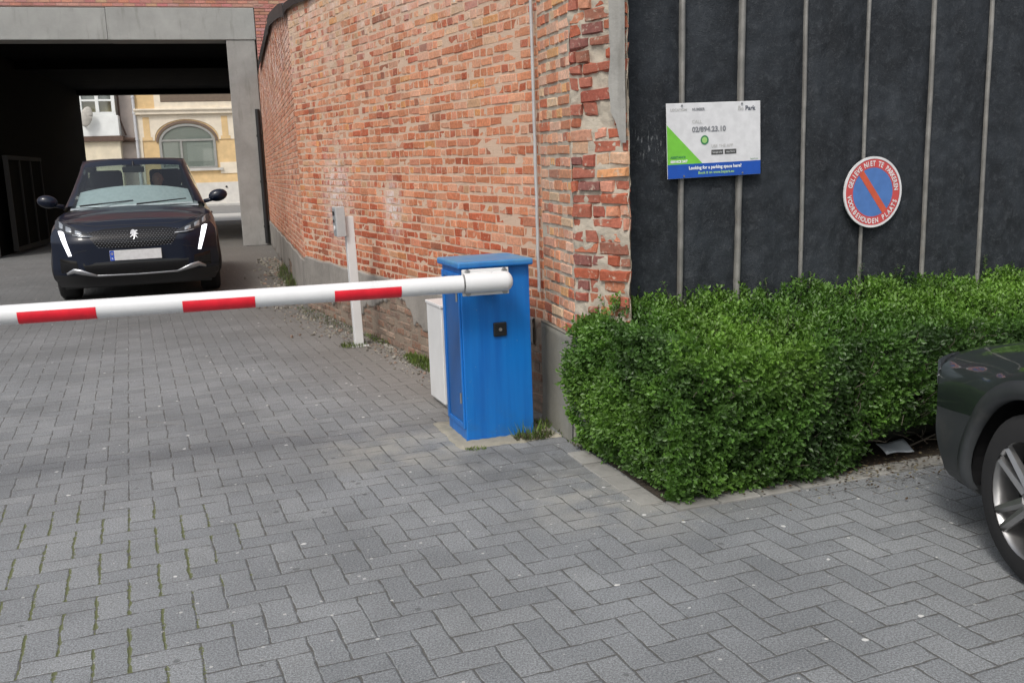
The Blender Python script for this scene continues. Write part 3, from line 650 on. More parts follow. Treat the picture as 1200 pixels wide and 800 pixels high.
# round sign
rs=empty('no_parking_sign',O5+Matrix.Rotation(YB,3,'Z')@Vector((1.530,-.055,1.311)),YB); tag(rs,'round blue no parking sign with red diagonal and ring of white lettering','sign')
RED2=simple('sign_red',(.60,.085,.085),.4); BL2=simple('sign_blue',(.085,.20,.50),.4); OR2=simple('sign_orange_red',(.62,.11,.055),.4); RW=simple('sign_rim',(.75,.75,.76),.35)
def disc(m,r0,r1,y,n=64):
    for i in range(n):
        a=2*pi*i/n;b=2*pi*(i+1)/n; m.quad((r0*cos(a),y,r0*sin(a)),(r1*cos(a),y,r1*sin(a)),(r1*cos(b),y,r1*sin(b)),(r0*cos(b),y,r0*sin(b)))
m=MB(); m.tube((0,.0,0),(0,.004,0),.200,seg=72); disc(m,.187,.200,-.004); 
n_=72
for i in range(n_):
    a=2*pi*i/n_;b=2*pi*(i+1)/n_; m.quad((.2*cos(a),-.004,.2*sin(a)),(.2*cos(a),0,.2*sin(a)),(.2*cos(b),0,.2*sin(b)),(.2*cos(b),-.004,.2*sin(b)))
m.build('rim',RW,rs)
m=MB(); disc(m,.138,.187,-.002); m.build('red_ring',RED2,rs)
m=MB(); disc(m,.0001,.138,-.0014); m.build('blue_disc',BL2,rs)
m=MB(); t=R(127.5)  # diagonal from upper left to lower right
dx,dz=cos(t),sin(t); px_,pz_=-dz,dx; hw=.019
P=[(dx*.1395+px_*hw,dz*.1395+pz_*hw),(dx*.1395-px_*hw,dz*.1395-pz_*hw),(-dx*.1395-px_*hw,-dz*.1395-pz_*hw),(-dx*.1395+px_*hw,-dz*.1395+pz_*hw)]
m.poly([(x,-.0026,z) for x,z in P]); m.build('diagonal_bar',OR2,rs)
mj=MB()
def arc_text(s,r,a0,a1,size,top=True):
    n=len(s)
    for i,ch in enumerate(s):
        if ch==' ': continue
        a=a0+(a1-a0)*i/(n-1)
        x,z=r*cos(a),r*sin(a)
        rot=(pi/2-a) if top else (-pi/2-a)
        text(ch,size,None,None,(x,-.0034,z),align='CENTER',rot=rot,join=mj,bold=.0013,sx=.78)
arc_text('GELIEVE NIET TE PARKEREN',.1475,R(166),R(6),.040,True)
arc_text('VOORBEHOUDEN PLAATS',.1765,R(188),R(340),.040,False)
mj.build('lettering',simple('letter_white',(.78,.76,.76),.4),rs)

# ------------------------------------------------------------------ barrier: cabinet, arm
YC=R(19.4); dC=Vector((-sin(R(20.5)),cos(R(20.5)),0))
cb=empty('barrier_cabinet',(-.272,5.165,.0),R(19.6)); tag(cb,'upright blue barrier cabinet with black lock and overhanging lid','barrier cabinet')
Wc,Dc=.405,.36
m=MB(); m.box(0,Wc,0,Dc,-.004,.985); m.build('body',M['blue'],cb,bevel=.006)
m=MB(); 
z0,z1=.985,1.022
m.box(-.022,Wc+.012,-.040,Dc+.03,z0,z1); m.build('lid',M['blue'],cb,bevel=.009)
# recessed side door: raised frame around it
m=MB()
for a in ((0.012,.035,.075,.955),(Dc-.05,Dc-.012,.075,.955),):
    m.box(-.010,.0,a[0],a[1],a[2],a[3])
m.box(-.010,0,.036,Dc-.051,.925,.955); m.box(-.010,0,.036,Dc-.051,.075,.105); m.build('door_frame',M['blue'],cb,bevel=.003)
m=MB(); m.box(-.003,-.0005,.036,Dc-.051,.106,.924); m.build('side_door',worn('blue_side',(.006,.095,.32),.4,.1,5),cb)
m=MB(); m.box(-.006,Wc+.003,-.006,-.001,-.002,.018); m.build('skirt',M['blue'],cb)
m=MB(); m.box(.178,.257,-.014,-.001,.592,.672); m.build('lock',M['black'],cb,bevel=.012)
for z_ in (.22,.80):
    m=MB(); m.tube((-.012,.045,z_),(-.012,.045,z_+.06),.007,seg=8); m.build('hinge',M['steel'],cb,smooth=True,angle=40)
m=MB(); m.tube((.2175,-.018,.632),(.2175,-.0135,.632),.010,seg=14); m.build('key_barrel',M['rod'],cb,smooth=True,angle=40)
# plinth
pl_=MB()
def plf(m):
    x0,x1,y0,y1=-.045,.50,-.10,.46
    N=36
    ring=[]
    for i in range(N*4):
        k,t=divmod(i,N); t/=N
        if k==0:p=(x0+(x1-x0)*t,y0)
        elif k==1:p=(x1,y0+(y1-y0)*t)
        elif k==2:p=(x1-(x1-x0)*t,y1)
        else:p=(x0,y1-(y1-y0)*t)
        ring.append(p)
    cx,cy=(x0+x1)/2,(y0+y1)/2
    def fn(a,b):
        i=int(round(a*N*4))%(N*4); p=ring[i]; j=.022*noise.noise(Vector((p[0]*9,p[1]*9,1)))+.012*noise.noise(Vector((p[0]*30,p[1]*30,1)))
        d=Vector((p[0]-cx,p[1]-cy,0)).normalized(); 
        lev=[(.030,0),(.018,.008),(.0,.013),(-.30,.012)][int(round(b*3))]
        q=Vector((p[0],p[1],0))+d*(j+lev[0])
        if lev[0]<-.2: q=Vector((cx+(p[0]-cx)*.3,cy+(p[1]-cy)*.3,0))
        return (q.x,q.y,max(0,lev[1]+(.008*noise.noise(Vector((p[0]*20,p[1]*20,3))) if lev[1]>0 else 0)))
    m.grid(fn,N*4,3)
plf(pl_); pl_.build('plinth',concrete('mossy_concrete',(.33,.31,.25),.5,stain=(.10,.11,.05)),cb,smooth=True)
# arm
arm=empty('boom_barrier',(-.105,5.135,.0),R(15.5)); tag(arm,'white barrier arm with red stripes reaching across the lane','barrier arm')
ZA=.917
ar=arm
m=MB(); m.tube((-3.9,-.055,ZA),(-.17,-.055,ZA),.047,seg=40); m.build('pole',M['armwhite'],ar,smooth=True,angle=40)
x=-.505
for k_ in range(5):
    m=MB()
    def sf(a,b,x=x): 
        t=R(-197)+R(190)*b; return (x-.345*a, -.055-.0485*cos(t+R(90)-R(0)) if False else -.055+.0485*cos(t), ZA+.0485*sin(t))
    m.grid(sf,2,18); m.build('red_stripe',M['red'],ar,smooth=True)
    x-=.740
m=MB(); m.tube((-3.91,-.055,ZA),(-3.94,-.055,ZA),.05,seg=30); m.build('end_cap',M['black'],ar)
# clamp cover
m=MB(); m.box(-.165,.095,-.030,-.018,ZA-.072,ZA+.072); m.build('mounting_plate',M['white'],ar,bevel=.004)
m=MB()
def cov(a,b):
    t=pi*b; rr=.054
    x=-.16+.26*a
    if a>.9: q=(a-.9)/.1; rr=.054*sqrt(max(.0,1-q*q*.9))
    return (x+ (.012*sin(t) if a>.9 else 0), -.030-rr*1.25*sin(t)**.75, ZA+rr*cos(t))
m.grid(cov,30,22); m.build('cover',M['armwhite'],ar,smooth=True)
for x_,z_ in ((-.135,.058),(.07,.058),(-.135,-.058),(.07,-.058)):
    m=MB(); m.tube((x_,-.042,ZA+z_),(x_,-.030,ZA+z_),.010,seg=6); m.tube((x_,-.033,ZA+z_),(x_,-.030,ZA+z_),.015,seg=14); m.build('bolt',M['steel'],ar)
m=MB(); m.tube((-.03,-.02,ZA),(-.03,.06,ZA),.035,seg=20); m.build('shaft',M['steel'],ar)
# white box behind cabinet
wb=empty('white_utility_box',(-.445,5.93,0),R(20.5)); tag(wb,'small white metal box standing behind the blue cabinet','utility box')
m=MB(); m.box(0,.26,0,.33,.03,.66); m.build('body',M['white'],wb,bevel=.006)
m=MB(); m.box(-.006,.27,-.008,.34,.66,.68); m.build('lid',M['white'],wb,bevel=.004)
m=MB(); m.box(.03,.22,.03,.33,0,.029); m.build('foot',M['greymetal'],wb)
# post with reader box
ps=empty('reader_post',(-1.372,8.36,0),R(21)); ps.rotation_euler=(0,R(-1.2),R(21)); tag(ps,'white square post with a grey reader box near its top beside the brick wall','post')
m=MB(); m.box(-.038,.038,-.038,.038,.012,1.155); m.build('pole',M['white'],ps,bevel=.004)
m=MB(); m.box(-.075,.075,-.075,.075,0,.012); m.build('base_plate',M['white'],ps,bevel=.002)
for a in (-.057,.057):
    for b in (-.057,.057):
        m=MB(); m.tube((a,b,.012),(a,b,.032),.010,seg=6); m.build('anchor_bolt',M['steel'],ps)
rb=MB(); rb.box(-.122,-.040,-.075,.075,.985,1.245); rbo=rb.build('reader_box',M['greymetal'],ps,bevel=.006)
m=MB(); m.box(-.126,-.1215,-.06,.06,1.0,1.23); m.build('face_plate',worn('reader_face',(.30,.31,.32),.4,.1),rbo)
m=MB(); m.box(-.131,-.126,-.035,.035,1.17,1.205); m.build('reader_slot',M['black'],rbo)
m=MB(); m.tube((-.134,.0,1.12),(-.125,0,1.12),.014,seg=14); m.build('button',M['black'],rbo)
m=MB(); m.tube((-.132,.0,1.06),(-.125,0,1.06),.022,seg=14); m.build('label_disc',M['white'],rbo)

# ------------------------------------------------------------------ planting bed, hedge
eB=Vector((cos(R(20)),sin(R(20)),0)); nB=Vector((-sin(R(20)),cos(R(20)),0)); K0=Vector((.665,4.09,0))
bed=MB()
bl=[Vector((.37,5.02,.006)),K0+Vector((0,0,.006)),K0+eB*4.5+Vector((0,0,.006)),K0+eB*4.5+nB*1.0+Vector((0,0,.006)),Vector((.64,5.02,.006))]
bed.poly(bl); tag(bed.build('soil_bed',M['soil']),kind='structure')
ke=MB()
dl=(Vector((.345,5.02,0))-K0).normalized()
s=0
while s<4.3:
    w=.215; M4=Matrix.Translation(K0+eB*s)@Matrix.Rotation(R(20)+random.uniform(-.01,.01),4,'Z'); ke.box(.004,w-.004,-.125,-.006,-.02,.009+random.uniform(-.003,.003),M4); s+=.22
ang=atan2(dl.y,dl.x); s=0
while s<.86:
    M4=Matrix.Translation(K0+dl*s)@Matrix.Rotation(ang+random.uniform(-.015,.015),4,'Z'); ke.box(.004,.211,-.01+.01,.115,-.02,.008+random.uniform(-.003,.003),M4); s+=.22
ko=ke.build('edging_stones',M['lconc'],bevel=.004); tag(ko,kind='structure')
hd=empty('hedge',K0,R(20)); tag(hd,'dense bright green clipped hedge in front of the black wall','hedge')
LH=3.9
# local coords: x along the bed, y back toward the black wall (0..~.9)
def sstep0(a,b,x):
    t=min(1,max(0,(x-a)/(b-a))); return t*t*(3-2*t)
def hull(x,y):
    "top height at local x,y"
    ex=min(1,max(0,(x+.03+.12*max(0,y))/.25)); fy=min(1,max(0,(y+.14)/.26))
    back=min(1,max(.0,(1.02-y)/.05))
    h=.585+.26*min(y,.75)+.01*y+.035*noise.noise(Vector((x*2.2,y*2.2,0)))+.03*noise.noise(Vector((x*6,y*6,3)))-.010*x
    return h*(ex**.33)*(fy**.28)*(back**.1)
def xl(y,z): # left limit, follows the edging toward the pier
    return .125-.10*max(0,y)-.085*sin(pi*min(1,z/.75))**.7
def yf(x,z): return -.045+.20*sstep0(.75,1.4,x)*max(0,1-z/.30)-.075*(1-.5*sstep0(.8,1.5,x))*sin(pi*min(1,z/.78)*.95)**.7-.03*noise.noise(Vector((x*3,z*3,1)))
samples=[]
rnd=random.random
def wobble(x,y,z): return .045*noise.noise(Vector((x*4.2,y*4.2,z*4.2)))+.045*noise.noise(Vector((x*13,y*13,z*13)))
N1=8600
for _ in range(N1):   # top
    x=-.10+rnd()*(LH+.10); y=-.11+rnd()*1.04
    if x<xl(y,.7)+.02: continue
    z=hull(x,y); samples.append((Vector((x,y,z)),Vector((0,-.1,1))))
for _ in range(8600):  # front
    x=.0+rnd()*(LH); z=.02+rnd()*.66
    if 1.12<x<1.75 and z<.17: continue
    samples.append((Vector((x,yf(x,z),z)),Vector((0,-1,.25))))
for _ in range(3600): # left side
    y=-.03+rnd()*.95; z=.02+rnd()*.72; samples.append((Vector((xl(y,z),y,z)),Vector((-1,-.25,.25))))
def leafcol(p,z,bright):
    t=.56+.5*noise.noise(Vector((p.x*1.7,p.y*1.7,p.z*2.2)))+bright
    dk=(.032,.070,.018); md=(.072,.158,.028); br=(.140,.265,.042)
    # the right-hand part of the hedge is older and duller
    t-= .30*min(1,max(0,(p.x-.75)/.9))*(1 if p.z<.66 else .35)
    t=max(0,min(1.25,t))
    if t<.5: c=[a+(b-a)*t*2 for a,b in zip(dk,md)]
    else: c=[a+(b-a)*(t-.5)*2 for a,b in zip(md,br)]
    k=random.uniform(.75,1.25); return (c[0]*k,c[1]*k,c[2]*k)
fo=MB()
def leaf(m,p,d,nrm,L,w,col):
    d=d.normalized(); sd=d.cross(nrm)
    if sd.length<1e-3: sd=d.orthogonal()
    sd.normalize(); up=sd.cross(d)
    n=len(m.v)
    q=p+d*L*.5
    m.v+=[tuple(p),tuple(q+sd*w+up*w*.35),tuple(p+d*L),tuple(q-sd*w+up*w*.35)]
    m.f.append((n,n+1,n+2)); m.f.append((n,n+2,n+3)); m.c.append(col); m.c.append(col)
tw=MB()
for p,nn in samples:
    p=p.copy(); dull=min(1,max(0,(p.x-.8)/1.0))
    gap=noise.noise(Vector((p.x*4.2,p.y*4.2,p.z*4.2+5)))
    if gap<-.27 and random.random()<.8: 
        p-=nn.normalized()*random.uniform(.05,.11)
    if p.z<.66 and dull>.2 and random.random()<.28*dull: continue
    nn=nn.normalized(); p+=nn*(wobble(p.x,p.y,p.z)-random.random()**2*.07)
    ax=(nn+Vector((random.gauss(0,.45),random.gauss(0,.45),random.gauss(0,.3)+.25))).normalized()
    sl=random.uniform(.06,.11); nl=random.randint(6,9)
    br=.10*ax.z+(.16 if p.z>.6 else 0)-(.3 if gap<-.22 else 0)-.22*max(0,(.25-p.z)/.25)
    for k in range(nl):
        t=(k+.5)/nl; q=p+ax*sl*(t-.4)
        side=1 if k%2 else -1
        pe=ax.orthogonal().normalized(); ro=Matrix.Rotation(k*1.1+p.x*50,3,ax); pe=ro@pe
        d=(ax*(.55+.5*t)+pe*side*.9).normalized()
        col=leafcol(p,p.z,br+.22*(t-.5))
        leaf(fo,q,d,(nn+Vector((random.gauss(0,.3),random.gauss(0,.3),random.gauss(0,.3)))).normalized(),random.uniform(.019,.032),random.uniform(.006,.0095),col)
# stray shoots
for _ in range(260):
    x=random.uniform(.2,LH); y=random.uniform(.05,.9); p=Vector((x,y,hull(x,y)-.01)); 
    if y>.75: Ls=random.uniform(.05,.17)
    else: Ls=random.uniform(.03,.08)
    ax=Vector((random.gauss(0,.3),random.gauss(0,.25),1)).normalized()
    tw.tube(p,p+ax*Ls,.0016,.0008,seg=4,cap=False)
    for k in range(int(Ls/.007)):
        q=p+ax*(k*.007); d=(ax*.5+Vector((random.gauss(0,1),random.gauss(0,1),random.gauss(0,.3)))).normalized(); leaf(fo,q,d,Vector((0,0,1)),.02,.0065,leafcol(p,.7,.15))
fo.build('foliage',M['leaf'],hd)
for _ in range(260):
    x=random.uniform(.5,LH) if rnd()<.8 else random.uniform(-.1,LH); z=random.uniform(.08,.62)
    p=Vector((x,yf(x,z)+.015,z)); d=Vector((random.gauss(0,.8),random.gauss(-.1,.25),random.gauss(.25,.6))).normalized(); q=p+d*random.uniform(.05,.16)
    mid=(p+q)/2+Vector((random.gauss(0,.01),-.01,random.gauss(0,.01)))
    tw.tube(p,mid,.0017,.0013,seg=4,cap=False); tw.tube(mid,q,.0013,.0008,seg=4,cap=False)
for _ in range(26):
    x=random.uniform(.4,LH-.3); tw.tube((x,.5+random.uniform(-.15,.2),0),(x+random.uniform(-.15,.15),.45+random.uniform(-.1,.2),.42),.012,.006,seg=6)
tw.build('branches',M['twig'],hd)
# inner dark mass
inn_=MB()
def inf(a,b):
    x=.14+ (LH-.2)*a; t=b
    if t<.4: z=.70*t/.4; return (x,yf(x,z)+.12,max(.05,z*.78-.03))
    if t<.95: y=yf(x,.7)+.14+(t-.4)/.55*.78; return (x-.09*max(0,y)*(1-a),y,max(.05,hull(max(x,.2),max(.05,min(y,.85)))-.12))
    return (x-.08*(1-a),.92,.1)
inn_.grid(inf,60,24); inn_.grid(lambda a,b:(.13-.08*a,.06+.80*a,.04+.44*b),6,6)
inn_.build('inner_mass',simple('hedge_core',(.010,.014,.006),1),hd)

# ------------------------------------------------------------------ weeds and litter (uncountable stuff)
def leafS(m,p,d,L,w,col): leaf(m,p,d,Vector((random.gauss(0,.3),random.gauss(0,.3),1)),L,w,col)
wd=MB(); gr=MB()
def tuft(cx,cy,rx_,ry,n,h,cols,ang=0):
    for _ in range(n):
        r=sqrt(rnd()); t=rnd()*2*pi; lx=r*cos(t)*rx_; ly=r*sin(t)*ry
        x=cx+lx*cos(ang)-ly*sin(ang); y=cy+lx*sin(ang)+ly*cos(ang)
        L=h*random.uniform(.4,1); d=Vector((random.gauss(0,.5),random.gauss(0,.5),1)).normalized()
        leafS(gr,Vector((x,y,0)),d,L,random.uniform(.0018,.004),random.choice(cols))
GC=[(.07,.13,.02),(.12,.19,.03),(.17,.23,.05),(.09,.10,.04)]; DG=[(.05,.06,.025),(.08,.075,.045),(.12,.10,.06)]
wdir=atan2(5.33,-2.57)
tuft(-.66,7.30,.50,.09,1500,.075,GC,wdir); tuft(-1.25,8.6,.35,.05,200,.05,GC+DG,wdir); tuft(-1.42,8.33,.12,.12,260,.06,DG+GC)
tuft(-2.0,10.0,1.1,.12,350,.06,DG+GC[:1],wdir); tuft(-3.3,14.3,1.6,.18,900,.20,DG+GC[:2],atan2(10.9,-3.1)); tuft(-2.9,12.9,.8,.15,600,.12,DG+GC[:1],atan2(10.9,-3.1))
tuft(.10,5.20,.12,.05,420,.06,GC[:2]+DG,R(20)); tuft(-.22,5.02,.06,.02,60,.03,GC)
tuft(.16,5.45,.05,.12,200,.05,GC[:2]+DG); tuft(.30,5.2,.03,.3,120,.03,GC[:2]+DG,R(13))
for k_ in range(9): tuft(.0+.02*k_,5.19+.007*k_,.012,.012,6,.13,GC)
tag(gr.build('grass_tufts',M['leaf']),'green and dry grass growing along the foot of the brick wall','grass',kind='stuff')
# rubble: fallen mortar and brick chips along the wall foot
rb_=MB()
def chip(m,x,y,s,col,z=0):
    M4=Matrix.Translation((x,y,z+s*.22))@Matrix.Rotation(rnd()*6,4,'Z')@Matrix.Rotation(random.gauss(0,.15),4,'X')@Matrix.Diagonal((s*random.uniform(.6,1.3),s*random.uniform(.4,.9),s*.35,1))
    n=len(m.v); vs=[]
    for a in (-.5,.5):
        for k in range(6):
            t=k*pi/3; r=.5*random.uniform(.7,1.15)*(1 if a<0 else .75); vs.append(tuple(M4@Vector((r*cos(t),r*sin(t),a))))
    m.v+=vs
    m.f.append(tuple(n+i for i in range(6,12))); m.c.append(col)
    for k in range(6): m.f.append((n+k,n+(k+1)%6,n+6+(k+1)%6,n+6+k)); m.c.append(col)
CC=[(.26,.24,.20),(.32,.30,.26),(.20,.18,.15),(.26,.19,.15),(.13,.12,.10)]
for _ in range(1100):
    t=rnd()**.8; base=A2v+u2*(t*5.1); off=.02+abs(random.gauss(0,.13))*(1.5 if t<.45 else .9); p=base+n2*off
    chip(rb_,p.x,p.y,random.uniform(.008,.035)*(1.8 if rnd()<.08 else 1),random.choice(CC))
for _ in range(500):
    t=rnd(); base=Af+uf*(LF*(.35+.65*t)); p=base+nf*(.03+abs(random.gauss(0,.2))); chip(rb_,p.x,p.y,random.uniform(.02,.08),random.choice(CC))
tag(rb_.build('rubble',mk:=brickmat('rubble_stone',effl=False,smear=.6,mc=((.34,.31,.27),(.26,.24,.2)))),'loose mortar crumbs and brick chips at the foot of the wall','rubble',kind='stuff')
dl_=MB()
for _ in range(900):
    t=rnd(); x=random.gauss(1.2,.35); p=K0+eB*x+nB*(-.02-abs(random.gauss(0,.16))) if rnd()<.5 else K0+eB*(t*2.6+.2)+nB*random.uniform(-.05,.12)
    col=random.choice([(.06,.035,.02),(.10,.065,.04),(.16,.12,.07),(.03,.02,.015),(.22,.19,.12)])
    leafS(dl_,Vector((p.x,p.y,.018+rnd()*.006)),Vector((random.gauss(0,1),random.gauss(0,1),random.gauss(0,.12))),random.uniform(.008,.026),random.uniform(.003,.007),col)
tag(dl_.build('leaf_litter',M['leaf']),'brown dead leaves scattered along the hedge edging','leaves',kind='stuff')
m=MB(); m.grid(lambda a,b:(-.085+.17*a,-.05+.10*b+.02*a,.03+.006*sin(a*5+b*3)+.03*b),8,6); lt=m.build('litter',simple('litter_white',(.62,.68,.72),.5),None,smooth=True,solid=.003); lt.location=(1.945,4.655,0); lt.rotation_euler=(0,0,.2); tag(lt,'crumpled white scrap of packaging lying under the hedge','litter')
m=MB(); m.tube((0,0,.03),(.17,.06,.075),.006,.004,seg=6); m.tube((.10,.036,.057),(.16,-.01,.07),.004,.002,seg=5); st=m.build('stick',M['twig'],None); st.location=(2.02,4.70,0); tag(st,'bare forked twig lying beside the white scrap under the hedge','twig')
# ------------------------------------------------------------------ cars
def sstep(a,b,x):
    t=min(1,max(0,(x-a)/(b-a))); return t*t*(3-2*t)
def lerp_tab(tab,y):
    for (a,va),(b,vb) in zip(tab[:-1],tab[1:]):
        if y<=b: 
            t=max(0,(y-a)/(b-a)); t=t*t*(3-2*t); return va+(vb-va)*t
    return tab[-1][1]
def build_car(root,P,paint,clad,glass):
    """root local axes: x across, y backwards from the nose, z up"""
    HW=P['hw']; L=P['len']; WR=P['wr']; WY=P['wy']
    def fy(x,z):   # nose surface: distance behind the foremost point
        a=abs(x)/HW
        y=.05*a**2+.30*max(0,a-.55)**2/.2025*.9
        y+=.10*sstep(.42,.18,z)+P['slope']*max(0,z-.70)**1.5*2.2
        return y
    hw=lambda y: lerp_tab([(0,HW*.97),(.5,HW*.995),(1.6,HW),(L-1,HW),(L,HW*.9)],y)
    sh=lambda y: lerp_tab([(0,P['nose']),(.5,P['nose']+.05),(1.1,P['belt']-.03),(2,P['belt']),(L-.6,P['belt']+.05),(L,P['belt']-.05)],y)
    bt=lambda y: lerp_tab([(0,.20),(.4,.20),(1,.22),(L-.6,.24),(L,.30)],y)
    cr=lambda y: lerp_tab([(0,.035),(.6,.07),(1.2,.06),(2,.04),(L,.02)],y)
    side=[(0,.93),(.10,.985),(.22,1.0),(.35,1.0),(.48,.992),(.62,.985),(.75,.99),(.85,.985),(.93,.955),(.975,.915),(1,.87)]
    def Wv(v):
        for (a,x),(b,y) in zip(side[:-1],side[1:]):
            if v<=b: return x+(y-x)*(v-a)/(b-a)
        return side[-1][1]
    NV=30; NU=20
    ys=[0]+[.04*i for i in range(1,int(L/.04)+1)]
    def S_(y,k):
        h=hw(y); s=sh(y); b=bt(y)
        if k<=NV: v=k/NV; x=h*Wv(v); z=b+(s-b)*v
        elif k<=NV+NU:
            u=1-2*(k-NV)/NU; x=h*side[-1][1]*u; z=s+cr(y)*(1-abs(u)**2.2)
        else: v=1-(k-NV-NU)/NV; x=-h*Wv(v); z=b+(s-b)*v
        f0=fy(x,z)
        yy=y+f0*max(0,1-y/1.1)**1.5
        if y>L-.5: yy-=.12*((y-L+.5)/.5)**2*(abs(x)/HW)**2
        return (x,yy,z)
    K=2*NV+NU
    body=MB(); cl=MB()
    V=[[S_(y,k) for k in range(K+1)] for y in ys]
    for i in range(len(ys)-1):
        for k in range(K):
            q=[V[i][k],V[i+1][k],V[i+1][k+1],V[i][k+1]]
            cx=sum(p[0] for p in q)/4; cy=sum(p[1] for p in q)/4; cz=sum(p[2] for p in q)/4
            if abs(cx)>HW*.7 and any((cy-w)**2+(cz-WR)**2<(WR+.065)**2 for w in WY): continue
            vv=k/NV if k<=NV else (K-k)/NV if k>=NV+NU else 1.1
            (cl if vv<P['cladv'] else body).quad(*q)
    # nose cap
    NR=30
    def cap(a,b):
        u=2*a-1; v=b; s=sh(0); bb=bt(0); top=s+cr(0)*(1-abs(u)**2.2)
        x=hw(0)*Wv(v)*u; z=bb+(top-bb)*v if abs(u)<1 else bb+(s-bb)*v
        return (x,fy(x,z),z)
    for (m_,lo,hi) in ((cl,0,P['cladv']),(body,P['cladv'],1)):
        m_.grid(lambda a,b:cap(a,lo+(hi-lo)*b),40,int(30*(hi-lo))+2)
    # tail
    tl=[V[-1][k] for k in range(K+1)]
    cx,cz=0,.7
    for k in range(K): body.quad(tl[k],(tl[k][0]*.6,tl[k][1]+.06,cz+(tl[k][2]-cz)*.6),(tl[k+1][0]*.6,tl[k+1][1]+.06,cz+(tl[k+1][2]-cz)*.6),tl[k+1])
    body.poly([(t[0]*.6,t[1]+.06,cz+(t[2]-cz)*.6) for t in tl])
    bo=body.build('body',paint,root,smooth=True,weld=True,angle=50)
    cl.build('bumper_cladding',clad,root,smooth=True,weld=True,angle=50)
    m=MB(); m.box(-HW*.86,HW*.86,.30,L-.2,.17,.35); m.build('underbody',M['black'],root)
    # wheel arches with liners, wheels
    for sx in (-1,1):
        for w in WY:
            m=MB(); R0=WR+.045; R1=WR+.115
            def arch_(a,b):
                t=R(-12)+R(204)*a; prof=[(R0,-.012),(R0+.004,.012),(R0+.03,.018),(R1,.006),(R1,-.006)][int(round(b*4))]
                z=max(bt(w),WR+prof[0]*sin(t)); y=w+prof[0]*cos(t)
                v=(z-bt(y))/(sh(y)-bt(y)); xx=hw(max(0,y))*Wv(min(1,max(0,v)))
                return (sx*(xx+prof[1]),y,z)
            m.grid(arch_,40,4)
            m.build('wheel_arch',clad,root,smooth=True)
            m=MB(); m.grid(lambda a,b:(sx*(HW*.96-.30*b),w+(WR+.07)*cos(R(-10)+R(200)*a),max(.2,WR+(WR+.07)*sin(R(-10)+R(200)*a))),24,2)
            m.box(min(sx*HW*.6,sx*(HW*.6+.01)),max(sx*HW*.6,sx*(HW*.6+.01)),w-WR,w+WR,.2,.75); m.build('arch_liner',M['black'],root)
            wh_=MB(); prof=[(.0,WR-.10),(.0,WR-.03),(.02,WR-.006),(.06,WR),(.17,WR),(.21,WR-.006),(.23,WR-.04),(.23,WR-.1)]
            xo=sx*(HW-.015)
            wh_.grid(lambda a,b:(xo-sx*prof[int(round(b*7))][0],w+prof[int(round(b*7))][1]*cos(2*pi*a),WR+prof[int(round(b*7))][1]*sin(2*pi*a)),40,7)
            wo=wh_.build('wheel',simple('tyre',(.018,.018,.019),.85),root,smooth=True)
            rm=MB(); rr=WR-.095
            rm.grid(lambda a,b:(xo-sx*(.01+.09*b**2),w+(rr+.008-.02*b)*cos(2*pi*a),WR+(rr+.008-.02*b)*sin(2*pi*a)),40,4)
            for i in range(5):
                t=2*pi*i/5
                for dt in (-.16,.16):
                    c0=Vector((xo-sx*.03,w+.045*cos(t+dt*2),WR+.045*sin(t+dt*2))); c1=Vector((xo-sx*.018,w+rr*cos(t+dt),WR+rr*sin(t+dt))); rm.tube(c0,c1,.022,.016,seg=6)
            rm.tube((xo-sx*.05,w,WR),(xo-sx*.015,w,WR),.06,.05,seg=16); rm.build('rim',M['steel'],wo,smooth=True,angle=40)
    # greenhouse
    y0,y1,y2,y3=P['ws0'],P['ws1'],P['rg0'],P['rg1']; zb=P['belt']; zr=P['roof']
    def tz(y):
        if y<y1: return P['wsz']+(zr-.055-P['wsz'])*((y-y0)/(y1-y0))**.92
        if y<y2: t=(y-y1)/(y2-y1); return zr-.055+.055*sin(pi*min(1,t*1.15+.08))**.8*1.0-.02*t
        return lerp_tab([(y2,zr-.075),(y3,zb+.10)],y)
    def tw_(y):
        if y<y1: return P['wsw0']+(P['wsw1']-P['wsw0'])*((y-y0)/(y1-y0))
        if y<y2: return P['wsw1']+.03*sin(pi*(y-y1)/(y2-y1))
        return P['wsw1']+.04*(y-y2)/(y3-y2)
    def T(y,u): 
        back=.20*(abs(u)**2.2) if y<=y1 else .20*(abs(u)**2.2)*max(0,1-(y-y1)/.5)
        return Vector((u*tw_(y),y+back,tz(y)-.022*abs(u)**3*sstep(y0,y0+.3,y)))
    yy=[y0+(y1-y0)*i/10 for i in range(11)]+[y1+(y2-y1)*i/16 for i in range(1,17)]+[y2+(y3-y2)*i/8 for i in range(1,9)]
    us=[-1,-.93,-.8,-.6,-.4,-.2,0,.2,.4,.6,.8,.93,1]
    shell=MB(); ws=MB(); rg=MB(); sg_=MB()
    for a,b in zip(yy[:-1],yy[1:]):
        for c,d in zip(us[:-1],us[1:]):
            q=[T(a,c),T(b,c),T(b,d),T(a,d)]; mid=(c+d)/2
            if b<=y1+1e-6 and abs(mid)<.93 and a>=yy[0] and b<=yy[9]: ws.quad(*q)
            elif a>=y2-1e-6 and abs(mid)<.93: rg.quad(*q)
            else: shell.quad(*q)
    ts=[0,.08,.45,.86,1]
    def Sd(y,t,sx):
        tp=T(y,sx); yb=tp.y; x0=hw(yb)*Wv(1)*1.0; z0=sh(yb)-.01
        b_=.035*sin(pi*t)
        return Vector((sx*(x0+(abs(tp.x)-x0)*t+b_),yb,z0+(tp.z-z0)*t))
